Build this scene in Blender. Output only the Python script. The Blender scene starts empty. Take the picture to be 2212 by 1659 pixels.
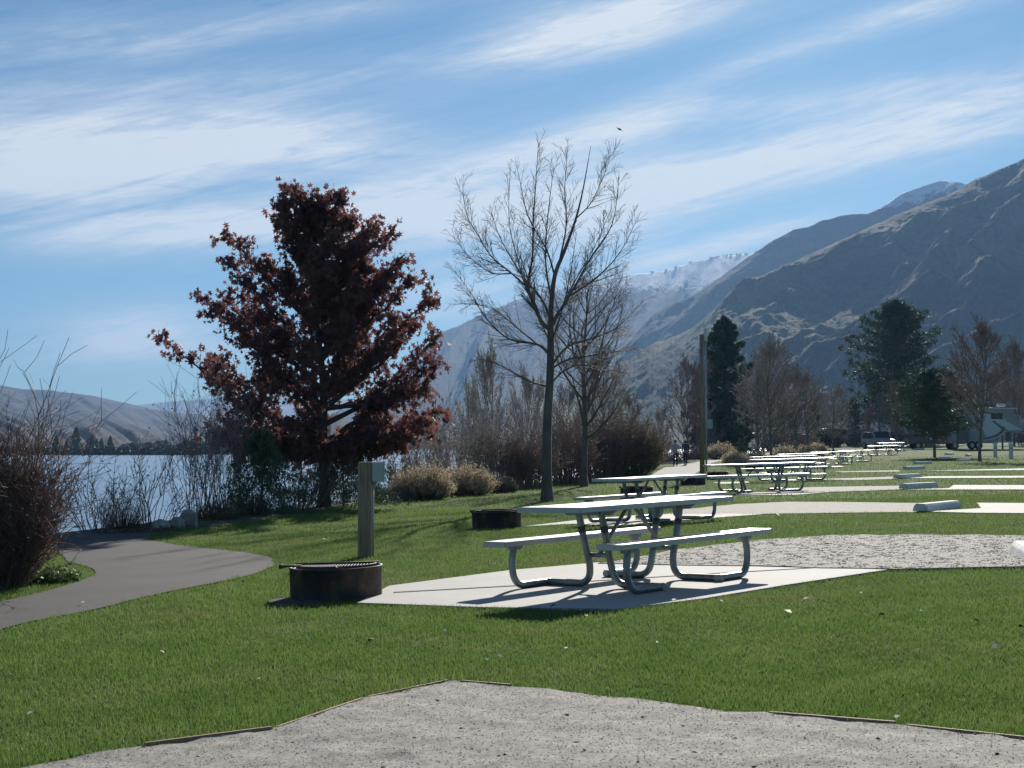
import bpy, bmesh, math, random
import numpy as np
from mathutils import Vector, Matrix, geometry, noise as mn
rng = np.random.default_rng(7); random.seed(7)
S = bpy.context.scene; COL = S.collection
# ------------------------------------------------------------------ camera model
F = 3200.0; CX, CY = 1106.0, 829.5; HOR = 955.0; EYE = 1.34
PIT = math.atan((HOR-CY)/F)
def ray(u, v):
    a = (u-CX)/F; b = (CY-v)/F
    return (a, math.cos(PIT)-b*math.sin(PIT), math.sin(PIT)+b*math.cos(PIT))
def at(u, v, Y):                      # world point at depth Y seen at reference (u,v)
    r = ray(u, v); k = Y/r[1]
    return Vector((r[0]*k, Y, EYE+r[2]*k))
WATER = EYE-4.6
BY = np.array([-60, 0, 20, 26, 32, 39, 47, 62, 85, 107, 150, 300, 1000, 3000.])
BX = np.array([-16, -11, -9.6, -9.0, -7.6, -6.0, -3.6, 1.2, 6.0, 9.6, 27, 62, 300, 1100.])
def bank(y): return np.interp(y, BY, BX)
def gz(x, y):                         # ground height
    x = np.asarray(x, float); y = np.asarray(y, float)
    h = 1.29-.028*50*np.tanh(x/50)+.0065*y-.014*np.maximum(0, y-100)
    z = EYE-h
    z = np.where(z > .75, .75+.15*np.tanh((z-.75)/.15), z)
    z = np.maximum(z, -1.6)
    d = bank(y)-x
    drop = np.clip(d/1.5, 0, 1)
    drop = drop*drop*(3-2*drop)*1.1+np.clip((d-.8)*.8, 0, 4.5)
    return z-drop
def gzf(x, y): return float(gz(x, y))
def G(u, v):                          # point of the ground seen at (u,v)
    r = ray(u, v); a, b = 2.0, 400.0
    def f(y):
        k = y/r[1]; x = r[0]*k
        h = 1.29-.028*50*math.tanh(x/50)+.0065*y-.014*max(0, y-100)
        z = EYE-h
        if z > .75: z = .75+.15*math.tanh((z-.75)/.15)
        return EYE+r[2]*k-z
    for _ in range(60):
        m = (a+b)/2
        if f(m) > 0: a = m
        else: b = m
    y = a; x = r[0]*y/r[1]
    return Vector((x, y, gzf(x, y)))
# ------------------------------------------------------------------ tagging helpers
def tag(o, label=None, cat=None, group=None, kind=None):
    if label: o['label'] = label
    if cat: o['category'] = cat
    if group: o['group'] = group
    if kind: o['kind'] = kind
    return o
def empty(name, loc, rz=0., scale=(1, 1, 1)):
    o = bpy.data.objects.new(name, None); COL.objects.link(o)
    o.location = loc; o.rotation_euler = (0, 0, rz); o.scale = scale
    o.empty_display_size = .2
    return o
def link(name, me, mat=None, parent=None):
    o = bpy.data.objects.new(name, me); COL.objects.link(o)
    if mat is not None and not me.materials: me.materials.append(mat)
    if parent: o.parent = parent
    return o
def copy_tree(o, parent=None):
    c = o.copy(); COL.objects.link(c); c.parent = parent
    for ch in list(o.children): copy_tree(ch, c)
    return c
def npmesh(name, V, Fc, smooth=False):
    """V (n,3); Fc (m,k) or list of such arrays"""
    if not isinstance(Fc, list): Fc = [Fc]
    me = bpy.data.meshes.new(name)
    V = np.asarray(V, np.float32)
    me.vertices.add(len(V)); me.vertices.foreach_set('co', V.ravel())
    idx = np.concatenate([f.ravel() for f in Fc]).astype(np.int32)
    tot = np.concatenate([np.full(len(f), f.shape[1]) for f in Fc]).astype(np.int32)
    me.loops.add(len(idx)); me.loops.foreach_set('vertex_index', idx)
    me.polygons.add(len(tot))
    st = np.concatenate([[0], np.cumsum(tot)[:-1]]).astype(np.int32)
    me.polygons.foreach_set('loop_start', st); me.polygons.foreach_set('loop_total', tot)
    if smooth: me.polygons.foreach_set('use_smooth', np.ones(len(tot), bool))
    me.update(calc_edges=True)
    return me
class MB:
    """collects primitive shapes, builds one mesh"""
    def __init__(s): s.bm = bmesh.new()
    def box(s, c, d, rot=None, bev=0.):
        b = bmesh.new(); bmesh.ops.create_cube(b, size=1)
        bmesh.ops.scale(b, vec=d, verts=b.verts)
        if bev: bmesh.ops.bevel(b, geom=b.edges[:], offset=bev, segments=2, affect='EDGES')
        m = Matrix.Translation(c)@(rot.to_4x4() if rot else Matrix())
        bmesh.ops.transform(b, matrix=m, verts=b.verts)
        s._add(b); return s
    def cyl(s, p0, p1, r0, r1=None, n=16, cap=True):
        r1 = r0 if r1 is None else r1
        p0, p1 = Vector(p0), Vector(p1); L = (p1-p0).length
        b = bmesh.new(); bmesh.ops.create_cone(b, cap_ends=cap, segments=n, radius1=r0, radius2=r1, depth=L)
        q = (p1-p0).to_track_quat('Z', 'Y').to_matrix().to_4x4()
        bmesh.ops.transform(b, matrix=Matrix.Translation((p0+p1)/2)@q, verts=b.verts)
        for f in b.faces:
            if len(f.verts) == 4: f.smooth = True
        s._add(b); return s
    def tube(s, pts, r, n=10, rs=None):
        pts = [Vector(p) for p in pts]; b = bmesh.new(); rings = []
        up = Vector((0, 0, 1)); prev = None
        for i, p in enumerate(pts):
            t = (pts[min(i+1, len(pts)-1)]-pts[max(i-1, 0)]).normalized()
            if prev is None:
                a = t.orthogonal().normalized()
            else:
                a = (prev-t*prev.dot(t)).normalized()
            prev = a; c = t.cross(a); rr = rs[i] if rs else r
            rings.append([b.verts.new(p+(a*math.cos(2*math.pi*k/n)+c*math.sin(2*math.pi*k/n))*rr) for k in range(n)])
        for i in range(len(rings)-1):
            for k in range(n):
                f = b.faces.new((rings[i][k], rings[i][(k+1) % n], rings[i+1][(k+1) % n], rings[i+1][k])); f.smooth = True
        b.faces.new(rings[0][::-1]); b.faces.new(rings[-1])
        s._add(b); return s
    def prism(s, prof, y0, y1, axis='y'):
        """prof: list of (x,z); extruded y0..y1"""
        b = bmesh.new()
        A = [b.verts.new((x, y0, z)) for x, z in prof]; B = [b.verts.new((x, y1, z)) for x, z in prof]
        b.faces.new(A); b.faces.new(B[::-1]); n = len(prof)
        for i in range(n): b.faces.new((A[i], B[i], B[(i+1) % n], A[(i+1) % n]))
        bmesh.ops.recalc_face_normals(b, faces=b.faces)
        s._add(b); return s
    def lathe(s, prof, n=32, c=(0, 0, 0)):
        b = bmesh.new(); rings = []
        for r, z in prof:
            rings.append([b.verts.new((c[0]+r*math.cos(2*math.pi*k/n), c[1]+r*math.sin(2*math.pi*k/n), c[2]+z)) for k in range(n)])
        for i in range(len(rings)-1):
            for k in range(n):
                f = b.faces.new((rings[i][k], rings[i][(k+1) % n], rings[i+1][(k+1) % n], rings[i+1][k])); f.smooth = True
        s._add(b); return s
    def sph(s, c, r, sc=(1, 1, 1), n=12):
        b = bmesh.new(); bmesh.ops.create_uvsphere(b, u_segments=n, v_segments=max(6, n//2+2), radius=r)
        bmesh.ops.transform(b, matrix=Matrix.Translation(c)@Matrix.Diagonal((*sc, 1)), verts=b.verts)
        for f in b.faces: f.smooth = True
        s._add(b); return s
    def _add(s, b):
        me = bpy.data.meshes.new('tmp'); b.to_mesh(me); b.free(); s.bm.from_mesh(me); bpy.data.meshes.remove(me)
    def build(s, name, mat, parent=None, loc=None):
        me = bpy.data.meshes.new(name); s.bm.to_mesh(me); s.bm.free()
        o = link(name, me, mat, parent)
        if loc is not None: o.location = loc
        return o
def catmull(P, k=5):
    P = [Vector(p) for p in P]; P = [P[0]*2-P[1]]+P+[P[-1]*2-P[-2]]; out = []
    for i in range(1, len(P)-2):
        for j in range(k):
            t = j/k; a, b, c, d = P[i-1:i+3]
            out.append(.5*((2*b)+(c-a)*t+(2*a-5*b+4*c-d)*t*t+(3*b-a-3*c+d)*t**3))
    out.append(P[-2]); return out
# ------------------------------------------------------------------ materials
def newmat(name):
    m = bpy.data.materials.new(name); m.use_nodes = True
    nt = m.node_tree; nt.nodes.clear()
    out = nt.nodes.new('ShaderNodeOutputMaterial'); p = nt.nodes.new('ShaderNodeBsdfPrincipled')
    nt.links.new(p.outputs[0], out.inputs[0])
    return m, nt, p, out
def nd(nt, t, **kw):
    n = nt.nodes.new(t)
    for k, v in kw.items():
        if k in n.inputs.keys() if isinstance(k, str) else False: n.inputs[k].default_value = v
        else: setattr(n, k, v)
    return n
def coords(nt, mode='Object', scale=(1, 1, 1), rot=(0, 0, 0)):
    mp = nt.nodes.new('ShaderNodeMapping'); mp.inputs['Scale'].default_value = scale; mp.inputs['Rotation'].default_value = rot
    if mode == 'World':
        g = nt.nodes.new('ShaderNodeNewGeometry'); nt.links.new(g.outputs['Position'], mp.inputs[0])
    else:
        c = nt.nodes.new('ShaderNodeTexCoord'); nt.links.new(c.outputs[mode], mp.inputs[0])
    return mp.outputs[0]
def noise(nt, vec, scale, detail=4, rough=.55, dist=0.):
    n = nt.nodes.new('ShaderNodeTexNoise'); n.inputs['Scale'].default_value = scale
    n.inputs['Detail'].default_value = detail; n.inputs['Roughness'].default_value = rough; n.inputs['Distortion'].default_value = dist
    nt.links.new(vec, n.inputs['Vector']); return n.outputs['Fac']
def ramp(nt, fac, stops):
    r = nt.nodes.new('ShaderNodeValToRGB'); e = r.color_ramp.elements
    while len(e) < len(stops): e.new(.5)
    for i, (p, c) in enumerate(stops):
        e[i].position = p; e[i].color = (*c, 1) if len(c) == 3 else c
    nt.links.new(fac, r.inputs[0]); return r.outputs[0]
def mix(nt, fac, a, b, mode='MIX'):
    m = nt.nodes.new('ShaderNodeMix'); m.data_type = 'RGBA'; m.blend_type = mode
    for s_, v in ((m.inputs[0], fac), (m.inputs[6], a), (m.inputs[7], b)):
        if isinstance(v, (int, float)): s_.default_value = v
        elif isinstance(v, tuple): s_.default_value = (*v, 1)
        else: nt.links.new(v, s_)
    return m.outputs[2]
def math_(nt, op, a, b=None, c=None, clamp=False):
    m = nt.nodes.new('ShaderNodeMath'); m.operation = op; m.use_clamp = clamp
    for i, v in enumerate((a, b, c)):
        if v is None: continue
        if isinstance(v, (int, float)): m.inputs[i].default_value = v
        else: nt.links.new(v, m.inputs[i])
    return m.outputs[0]
def bump(nt, h, strength, dist, p):
    b = nt.nodes.new('ShaderNodeBump'); b.inputs['Strength'].default_value = strength; b.inputs['Distance'].default_value = dist
    nt.links.new(h, b.inputs['Height']); nt.links.new(b.outputs[0], p.inputs['Normal'])
def simple(name, c1, c2=None, scale=8, rough=.7, metal=0., bs=0., bd=.01, coat=0., mode='Object', spec=.5, detail=4, stretch=(1, 1, 1), trans=0.):
    m, nt, p, out = newmat(name)
    v = coords(nt, mode, stretch); n = noise(nt, v, scale, detail)
    c2 = c2 or tuple(x*.8 for x in c1)
    nt.links.new(ramp(nt, n, [(.32, c2), (.68, c1)]), p.inputs['Base Color'])
    p.inputs['Roughness'].default_value = rough; p.inputs['Metallic'].default_value = metal
    p.inputs['Specular IOR Level'].default_value = spec
    if coat: p.inputs['Coat Weight'].default_value = coat
    if bs: bump(nt, noise(nt, v, scale*3, 5), bs, bd, p)
    if trans:
        t = nt.nodes.new('ShaderNodeBsdfTranslucent'); ms = nt.nodes.new('ShaderNodeMixShader'); ms.inputs[0].default_value = trans
        nt.links.new(ramp(nt, n, [(.32, c2), (.68, c1)]), t.inputs[0])
        nt.links.new(p.outputs[0], ms.inputs[1]); nt.links.new(t.outputs[0], ms.inputs[2]); nt.links.new(ms.outputs[0], out.inputs[0])
    return m
M = {}
# lawn soil/turf sheet
def lawn_mat():
    m, nt, p, out = newmat('lawn')
    w = coords(nt, 'World')
    big = noise(nt, w, .35, 3); mid = noise(nt, w, 2.5, 5, .7); fine = noise(nt, w, 45, 4, .7)
    c = ramp(nt, mid, [(.3, (.040, .075, .014)), (.55, (.070, .125, .022)), (.75, (.12, .165, .038))])
    c = mix(nt, math_(nt, 'MULTIPLY', ramp(nt, big, [(.52, (0, 0, 0)), (.72, (1, 1, 1))]), .5), c, (.17, .155, .065))
    c = mix(nt, math_(nt, 'MULTIPLY', ramp(nt, fine, [(.45, (0, 0, 0)), (.7, (1, 1, 1))]), .4), c, (.02, .035, .008))
    nt.links.new(c, p.inputs['Base Color']); p.inputs['Roughness'].default_value = .95; p.inputs['Specular IOR Level'].default_value = .1
    bump(nt, fine, .8, .03, p)
    return m
M['lawn'] = lawn_mat()
def blade_mat():
    m, nt, p, out = newmat('grass_blade')
    w = coords(nt, 'World')
    big = noise(nt, w, .45, 5, .65); mid = noise(nt, w, 1.6, 6, .78); fine = noise(nt, w, 38, 3, .8)
    c = ramp(nt, mid, [(.3, (.088, .162, .032)), (.54, (.138, .222, .052)), (.76, (.235, .275, .100))])
    dry = math_(nt, 'MULTIPLY', ramp(nt, big, [(.52, (0, 0, 0)), (.70, (1, 1, 1))]), .5)
    c = mix(nt, dry, c, (.27, .235, .115))
    c = mix(nt, ramp(nt, fine, [(.57, (0, 0, 0)), (.66, (1, 1, 1))]), c, (.33, .30, .16))
    nt.links.new(c, p.inputs['Base Color']); p.inputs['Roughness'].default_value = .55; p.inputs['Specular IOR Level'].default_value = .22
    t = nt.nodes.new('ShaderNodeBsdfTranslucent'); ms = nt.nodes.new('ShaderNodeMixShader'); ms.inputs[0].default_value = .45
    nt.links.new(c, t.inputs[0]); nt.links.new(p.outputs[0], ms.inputs[1]); nt.links.new(t.outputs[0], ms.inputs[2]); nt.links.new(ms.outputs[0], out.inputs[0])
    return m
M['blade'] = blade_mat()
def gravel_mat():
    m, nt, p, out = newmat('pea_gravel')
    w = coords(nt, 'World')
    vo = nt.nodes.new('ShaderNodeTexVoronoi'); vo.inputs['Scale'].default_value = 48; nt.links.new(w, vo.inputs['Vector'])
    n1 = noise(nt, w, 7, 9, .78); n2 = noise(nt, w, 60, 5, .75)
    c = mix(nt, .55, ramp(nt, vo.outputs['Color'], [(.2, (.13, .125, .105)), (.6, (.30, .295, .26)), (.9, (.46, .45, .40))]),
            ramp(nt, n2, [(.24, (.15, .145, .125)), (.46, (.30, .29, .255)), (.68, (.48, .465, .415))]))
    c = mix(nt, 1., c, ramp(nt, n1, [(.34, (.34, .33, .31)), (.45, (.66, .65, .62)), (.54, (.82, .815, .78)), (.66, (.98, .97, .93))]), 'MULTIPLY')
    nt.links.new(c, p.inputs['Base Color']); p.inputs['Roughness'].default_value = .9
    bump(nt, n2, .6, .006, p)
    return m
M['gravel'] = gravel_mat()
M['stone'] = simple('gravel_stone', (.40, .39, .345), (.21, .20, .175), 40, .8, mode='World')
M['bark_chip'] = simple('bark_chip', (.10, .065, .045), (.03, .022, .018), 30, .9, mode='World')
def concrete_mat():
    m, nt, p, out = newmat('pad_concrete')
    w = coords(nt, 'World')
    n1 = noise(nt, w, 1.2, 6, .65); n2 = noise(nt, w, 60, 4, .6)
    c = ramp(nt, n1, [(.3, (.33, .325, .295)), (.7, (.43, .42, .385))])
    c = mix(nt, .35, c, ramp(nt, n2, [(.3, (.26, .255, .23)), (.7, (.53, .52, .48))]))
    nt.links.new(c, p.inputs['Base Color']); p.inputs['Roughness'].default_value = .85
    bump(nt, n2, .3, .004, p); return m
M['concrete'] = concrete_mat()
def asphalt_mat(name, a, b):
    m, nt, p, out = newmat(name)
    w = coords(nt, 'World')
    n1 = noise(nt, w, 1.1, 8, .72); n2 = noise(nt, w, 70, 3, .75)
    c = ramp(nt, n2, [(.3, tuple(x*.55 for x in a)), (.5, a), (.72, tuple(x*1.9 for x in a))])
    c = mix(nt, 1., c, ramp(nt, n1, [(.3, (.76, .76, .77)), (.5, (.97, .97, .97)), (.7, (1.2, 1.18, 1.14))]), 'MULTIPLY')
    nt.links.new(c, p.inputs['Base Color']); p.inputs['Roughness'].default_value = .88; p.inputs['Specular IOR Level'].default_value = .25
    bump(nt, n2, .7, .006, p); return m
M['asphalt'] = asphalt_mat('path_asphalt', (.056, .055, .053), None)
M['palepath'] = asphalt_mat('pale_path', (.19, .185, .175), None)
M['dirt'] = simple('bank_dirt', (.16, .12, .08), (.06, .045, .03), 6, .95, mode='World', bs=.8, bd=.05)
M['alu'] = simple('brushed_aluminium', (.56, .56, .55), (.48, .48, .48), 3, .38, .75, .15, .002, stretch=(1, 14, 14))
M['galv'] = simple('galvanised_pipe', (.30, .33, .335), (.19, .215, .22), 9, .40, .75, .15, .002)
M['band'] = simple('dark_band', (.05, .06, .075), None, 8, .5)
M['rust'] = None
def rust_mat():
    m, nt, p, out = newmat('sooty_steel')
    v = coords(nt, 'Object', (1, 1, .55))
    n1 = noise(nt, v, 5, 6, .65, .4); n2 = noise(nt, v, 22, 5, .7)
    c = ramp(nt, n1, [(.30, (.030, .031, .037)), (.50, (.055, .046, .045)), (.60, (.12, .075, .058)), (.72, (.20, .15, .13))])
    c = mix(nt, math_(nt, 'MULTIPLY', ramp(nt, n2, [(.62, (0, 0, 0)), (.70, (1, 1, 1))]), .55), c, (.28, .26, .27))
    nt.links.new(c, p.inputs['Base Color']); p.inputs['Roughness'].default_value = .7; p.inputs['Metallic'].default_value = .2
    bump(nt, n2, .4, .004, p); return m
M['rust'] = rust_mat()
M['darkground'] = simple('dark_ground', (.09, .085, .08), (.015, .015, .015), 25, .95, mode='World', bs=.8, bd=.02)
M['ash'] = simple('ash', (.22, .21, .20), (.04, .04, .04), 14, .95)
M['post'] = simple('weathered_post', (.36, .275, .185), (.21, .16, .11), 5, .85, 0, .5, .004, stretch=(6, 6, .5))
M['box'] = simple('grey_box', (.42, .47, .48), (.36, .41, .42), 2, .5, .1)
M['conduit'] = simple('conduit', (.50, .53, .53), None, 4, .5, .5)
M['white'] = simple('white_paint', (.75, .75, .72), (.62, .62, .60), 4, .5)
M['stop'] = simple('kerb_stop', (.84, .82, .76), (.60, .58, .53), 7, .85, 0, .4, .004)
M['board'] = simple('cedar_board', (.42, .27, .17), (.26, .15, .09), 4, .8, 0, .4, .003, stretch=(.6, 10, 10))
M['bark'] = simple('tree_bark', (.20, .165, .14), (.10, .08, .07), 7, .9, 0, .7, .01, stretch=(1, 1, .3))
M['bark_dark'] = simple('dark_bark', (.12, .10, .09), (.06, .05, .045), 7, .9, 0, .6, .01, stretch=(1, 1, .3))
M['bark_grey'] = simple('bark_grey', (.24, .20, .175), (.11, .09, .08), 7, .9, 0, .5, .01, stretch=(1, 1, .3))
M['twig'] = simple('twig', (.24, .19, .15), (.11, .085, .07), 3, .75, mode='World')
M['twig_red'] = simple('twig_reddish', (.34, .25, .22), (.17, .12, .11), 3, .8, mode='World')
M['twig_grey'] = simple('twig_grey', (.44, .38, .34), (.21, .18, .165), 3, .8, mode='World')
M['twig_pale'] = simple('twig_pale', (.50, .44, .35), (.26, .22, .18), 3, .8, mode='World')
M['bud'] = simple('pale_bud', (.40, .36, .24), (.24, .21, .13), 5, .7, mode='World', trans=.3)
M['oakleaf'] = simple('russet_leaf', (.25, .105, .085), (.11, .058, .060), 3, .65, mode='World', trans=.45, spec=.35)
M['needle'] = simple('needle', (.11, .17, .09), (.045, .078, .055), 6, .65, mode='World', trans=.15, spec=.2)
M['needle_pine'] = simple('needle_pine', (.11, .155, .075), (.048, .075, .048), 4, .65, mode='World', trans=.15, spec=.2)
M['tan'] = simple('dry_flower', (.78, .66, .46), (.48, .38, .25), 5, .9, mode='World', trans=.3)
M['sage'] = simple('sage_stem', (.24, .215, .14), (.10, .09, .065), 5, .9, mode='World', trans=.15)
M['drygrass'] = simple('dry_grass', (.40, .27, .15), (.18, .115, .065), 5, .9, mode='World', trans=.3)
M['greyshrub'] = simple('grey_shrub', (.22, .20, .16), (.09, .08, .07), 5, .9, mode='World', trans=.1)
M['olive'] = simple('olive_shrub', (.34, .28, .14), (.16, .13, .08), 5, .9, mode='World', trans=.2)
M['rock'] = simple('granite_rock', (.42, .38, .32), (.18, .165, .14), 4, .85, 0, .6, .03, detail=8)
M['darkglass'] = simple('dark_glass', (.02, .022, .025), None, 3, .15)
M['tyre'] = simple('tyre', (.02, .02, .02), None, 5, .9)
M['carpaint'] = simple('dark_paint', (.055, .058, .065), None, 2, .3, .3, coat=.5)
M['silver'] = simple('silver_paint', (.42, .43, .44), None, 2, .3, .4, coat=.4)
M['rvgrey'] = simple('rv_grey', (.38, .35, .32), (.33, .30, .28), 1.5, .4)
M['rvpale'] = simple('rv_pale', (.66, .68, .70), (.60, .62, .64), 1.5, .35)
M['rvtan'] = simple('rv_tan', (.20, .16, .14), None, 1.5, .4)
M['skin'] = simple('skin', (.45, .27, .19), None, 5, .6)
M['hair'] = simple('hair', (.03, .022, .018), None, 20, .7)
M['shirt'] = simple('grey_top', (.40, .42, .44), (.30, .31, .33), 12, .9)
M['jacket'] = simple('navy_jacket', (.045, .06, .10), None, 12, .9)
M['jeans'] = simple('dark_jeans', (.022, .028, .045), None, 12, .9)
M['shoe'] = simple('shoe', (.02, .02, .022), None, 12, .7)
M['cap'] = simple('white_cap', (.75, .73, .70), None, 12, .8)
M['paleleaf'] = simple('pale_leaf', (.72, .68, .50), None, 20, .7, trans=.3)
M['darkleaf'] = simple('dark_leaf', (.07, .035, .022), None, 20, .8)
M['ivy'] = simple('weed_leaf', (.075, .15, .035), (.03, .07, .015), 10, .6, mode='World', trans=.3)
# ------------------------------------------------------------------ terrain sheet
def axis(stops):
    out = []
    for (a, b, st) in stops: out += list(np.arange(a, b, st))
    return np.array(out+[stops[-1][1]])
ys = axis([(-60, -2, 6), (-2, 30, .5), (30, 70, 1), (70, 160, 2), (160, 400, 12), (400, 1500, 60), (1500, 3200, 170)])
NX = 260
t = np.linspace(-1, 1, NX)
sx = np.sign(t)*(np.abs(t)*18+np.abs(t)**6*1500)
V = []
for y in ys:
    b = bank(y)
    off = np.concatenate([[-60, -12, -7, -5, -4, -3, -2.4, -1.8, -1.2, -.6], np.geomspace(1, 2200+1*b, 150)-1])
    V.append(np.stack([b+off, np.full(len(off), y), gz(b+off, y)], 1))
V = np.array(V); nr, nc = V.shape[:2]
V = V.reshape(-1, 3)
I = np.arange(nr*nc).reshape(nr, nc)
Q = np.stack([I[:-1, :-1], I[:-1, 1:], I[1:, 1:], I[1:, :-1]], -1).reshape(-1, 4)
ground = link('ground', npmesh('ground', V, Q, True), M['lawn']); tag(ground, kind='structure')
# dirt bank strip (shore slope) sheet, 1 cm above the ground
def strip_sheet(name, x0, x1, mat, y0=-50, y1=160, dz=.012):
    yy = np.arange(y0, y1, .8); offs = np.linspace(x0, x1, 14); V = []
    for y in yy:
        jit = .25*math.sin(y*1.7)+.2*math.sin(y*4.1+1)
        X = bank(y)+offs+jit*(offs > x1-.5); V.append(np.stack([X, np.full(14, y), gz(X, y)+dz], 1))
    V = np.array(V); I = np.arange(V.shape[0]*14).reshape(-1, 14)
    Q = np.stack([I[:-1, :-1], I[:-1, 1:], I[1:, 1:], I[1:, :-1]], -1).reshape(-1, 4)
    return tag(link(name, npmesh(name, V.reshape(-1, 3), Q, True), mat), kind='structure')
strip_sheet('bank', -7, .25, M['dirt'])
# ------------------------------------------------------------------ sheets traced on the ground
POLYS = []                               # world polygons with no grass
def densify(P, step=.3, jit=0., closed=True):
    out = []; n = len(P)
    for i in range(n if closed else n-1):
        a, b = Vector(P[i][:2]), Vector(P[(i+1) % n][:2]); L = (b-a).length; k = max(1, int(L/step))
        k = min(k, 80)
        nrm = Vector((-(b-a).y, (b-a).x)).normalized() if L > 0 else Vector((0, 0))
        for j in range(k):
            p = a.lerp(b, j/k); q = p+nrm*jit*mn.noise(Vector((p.x*1.7, p.y*1.7, 3)))
            out.append((q.x, q.y))
    return out
def smoothpoly(P, it=2):
    for _ in range(it):
        Q = []
        for i in range(len(P)):
            a, b = Vector(P[i][:2]), Vector(P[(i+1) % len(P)][:2]); Q += [tuple(a*.75+b*.25), tuple(a*.25+b*.75)]
        P = Q
    return P
def sheet(name, px, mat, dz, jit=0., smooth=0, res=None, skirt=.0, world=None, step=.3, disp=0.):
    P = world or [tuple(G(u, v)[:2]) for u, v in px]
    if smooth: P = smoothpoly(P, smooth)
    P = densify(P, step, jit)
    POLYS.append(np.array(P))
    A = np.array(P); mn_, mx = A.min(0), A.max(0)
    res = res or max(.6, (mx-mn_).max()/40)
    pts = [Vector(p) for p in P]; ne = len(pts)
    gx_, gy_ = np.meshgrid(np.arange(mn_[0], mx[0], res)+res*.37, np.arange(mn_[1], mx[1], res)+res*.41)
    g = np.stack([gx_.ravel(), gy_.ravel()], 1); g = g[inside(g, A)]
    pts += [Vector(p) for p in g]
    v2, _, f2, _, _, _ = geometry.delaunay_2d_cdt(pts, [(i, (i+1) % ne) for i in range(ne)], [], 1, 1e-5)
    V = np.array([(v.x, v.y) for v in v2]); z = gz(V[:, 0], V[:, 1])+dz
    if disp:
        z = z+np.array([disp*(mn.noise(Vector((x*3.2, y*3.2, 0)))+.9*mn.noise(Vector((x*8, y*8, 5)))) for x, y in V])
    V = np.column_stack([V, z]); T = np.array([tuple(f) for f in f2 if len(f) == 3])
    Fl = [T]
    if skirt:
        n0 = len(V); ring = np.array([(x, y, gzf(x, y)+dz-skirt) for x, y in P]); 
        top = np.array([(x, y, gzf(x, y)+dz) for x, y in P]); V = np.concatenate([V, top, ring]); k = len(P); i = np.arange(k)
        Fl.append(np.stack([n0+i, n0+(i+1) % k, n0+k+(i+1) % k, n0+k+i], 1))
    me = npmesh(name, V, Fl, True)
    if skirt: pass
    # face up
    o = link(name, me, mat); tag(o, kind='structure'); return o
def inside(pts, poly):
    x, y = pts[:, 0], pts[:, 1]; c = np.zeros(len(pts), bool)
    j = len(poly)-1
    for i in range(len(poly)):
        xi, yi = poly[i]; xj, yj = poly[j]
        if yi != yj:
            m = ((yi > y) != (yj > y)) & (x < (xj-xi)*(y-yi)/(yj-yi)+xi); c ^= m
        j = i
    return c
W0 = [(-3.0, 4.0)]+[tuple(G(u, v)[:2]) for u, v in [(60, 1659), (310, 1617), (590, 1578), (780, 1512), (975, 1474), (1110, 1487), (1260, 1500), (1650, 1548), (1940, 1570), (2212, 1600)]]+[(4.8, 7.0), (6.5, 3.0), (-2.5, 2.5)]
sheet('gravel_pad', None, M['gravel'], .012, .05, world=W0, res=.06, step=.08, disp=.012)
sheet('footpath', [(-300, 1440), (0, 1362), (90, 1342), (200, 1320), (350, 1283), (470, 1260), (560, 1240), (594, 1222), (588, 1206), (520, 1193), (420, 1184), (340, 1172), (306, 1162), (360, 1149), (470, 1134), (600, 1117), (700, 1099),
    (780, 1086), (770, 1080), (690, 1090), (630, 1102), (560, 1113), (430, 1131), (300, 1141), (150, 1148), (60, 1152), (120, 1180), (138, 1212), (190, 1226), (216, 1240), (160, 1262), (60, 1290), (0, 1302), (-300, 1330)], M['asphalt'], .012, .05, 1)
sheet('dark_patch', [(570, 1305), (588, 1298), (625, 1295), (650, 1290), (700, 1306), (650, 1312), (600, 1313)], M['darkground'], .016, .06, 1, res=.1, step=.05)  # darker ground sheet at the left foot of the nearest ring
PAD1 = [(772, 1307), (1045, 1317), (1335, 1321), (1520, 1298), (1700, 1268), (1930, 1233), (1700, 1228), (1480, 1224), (1290, 1219), (1100, 1236), (840, 1270)]
sheet('concrete_pad', PAD1, M['concrete'], .022, 0, 0, skirt=.08)
sheet('pad_joint', [(850, 1284.5), (1150, 1268), (1500, 1246), (1760, 1231), (1760, 1232), (1500, 1247.2), (1150, 1269.4), (850, 1286)], M['darkground'], .026)
sheet('gravel_strip', [(1295, 1222), (1400, 1205), (1480, 1190), (1640, 1171), (1800, 1160), (2000, 1160), (2400, 1163), (2400, 1226), (2212, 1229), (1940, 1235), (1700, 1230), (1480, 1226)], M['gravel'], .030, .10, disp=.012, res=.14, skirt=.05)
PAD2 = [(1128, 1139), (1240, 1133), (1330, 1138), (1440, 1128), (1650, 1112), (1560, 1111), (1440, 1112), (1380, 1114), (1270, 1122)]
sheet('concrete_pad', PAD2, M['concrete'], .014, 0, 0, skirt=.08)
sheet('gravel_strip', [(1440, 1111), (1480, 1101), (1590, 1090), (1700, 1085), (1850, 1086), (1990, 1088), (1995, 1108), (1900, 1108), (1700, 1111), (1560, 1113)], M['gravel'], .014, .12)
sheet('parking_slab', [(2000, 1107), (2120, 1100), (2110, 1088), (2400, 1090), (2400, 1112), (2100, 1110)], M['concrete'], .02, .02, skirt=.08)
sheet('concrete_pad', [(1588, 1071), (1720, 1070), (1800, 1063), (1700, 1063), (1600, 1066)], M['concrete'], .016, 0, 0, skirt=.08)
sheet('gravel_strip', [(1660, 1062), (1700, 1056), (1760, 1053), (1950, 1050), (1950, 1058), (1820, 1063)], M['gravel'], .014, .12)
sheet('parking_slab', [(1952, 1059), (2050, 1056), (2060, 1049), (2400, 1050), (2400, 1059)], M['concrete'], .02, 0, skirt=.08)
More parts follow.
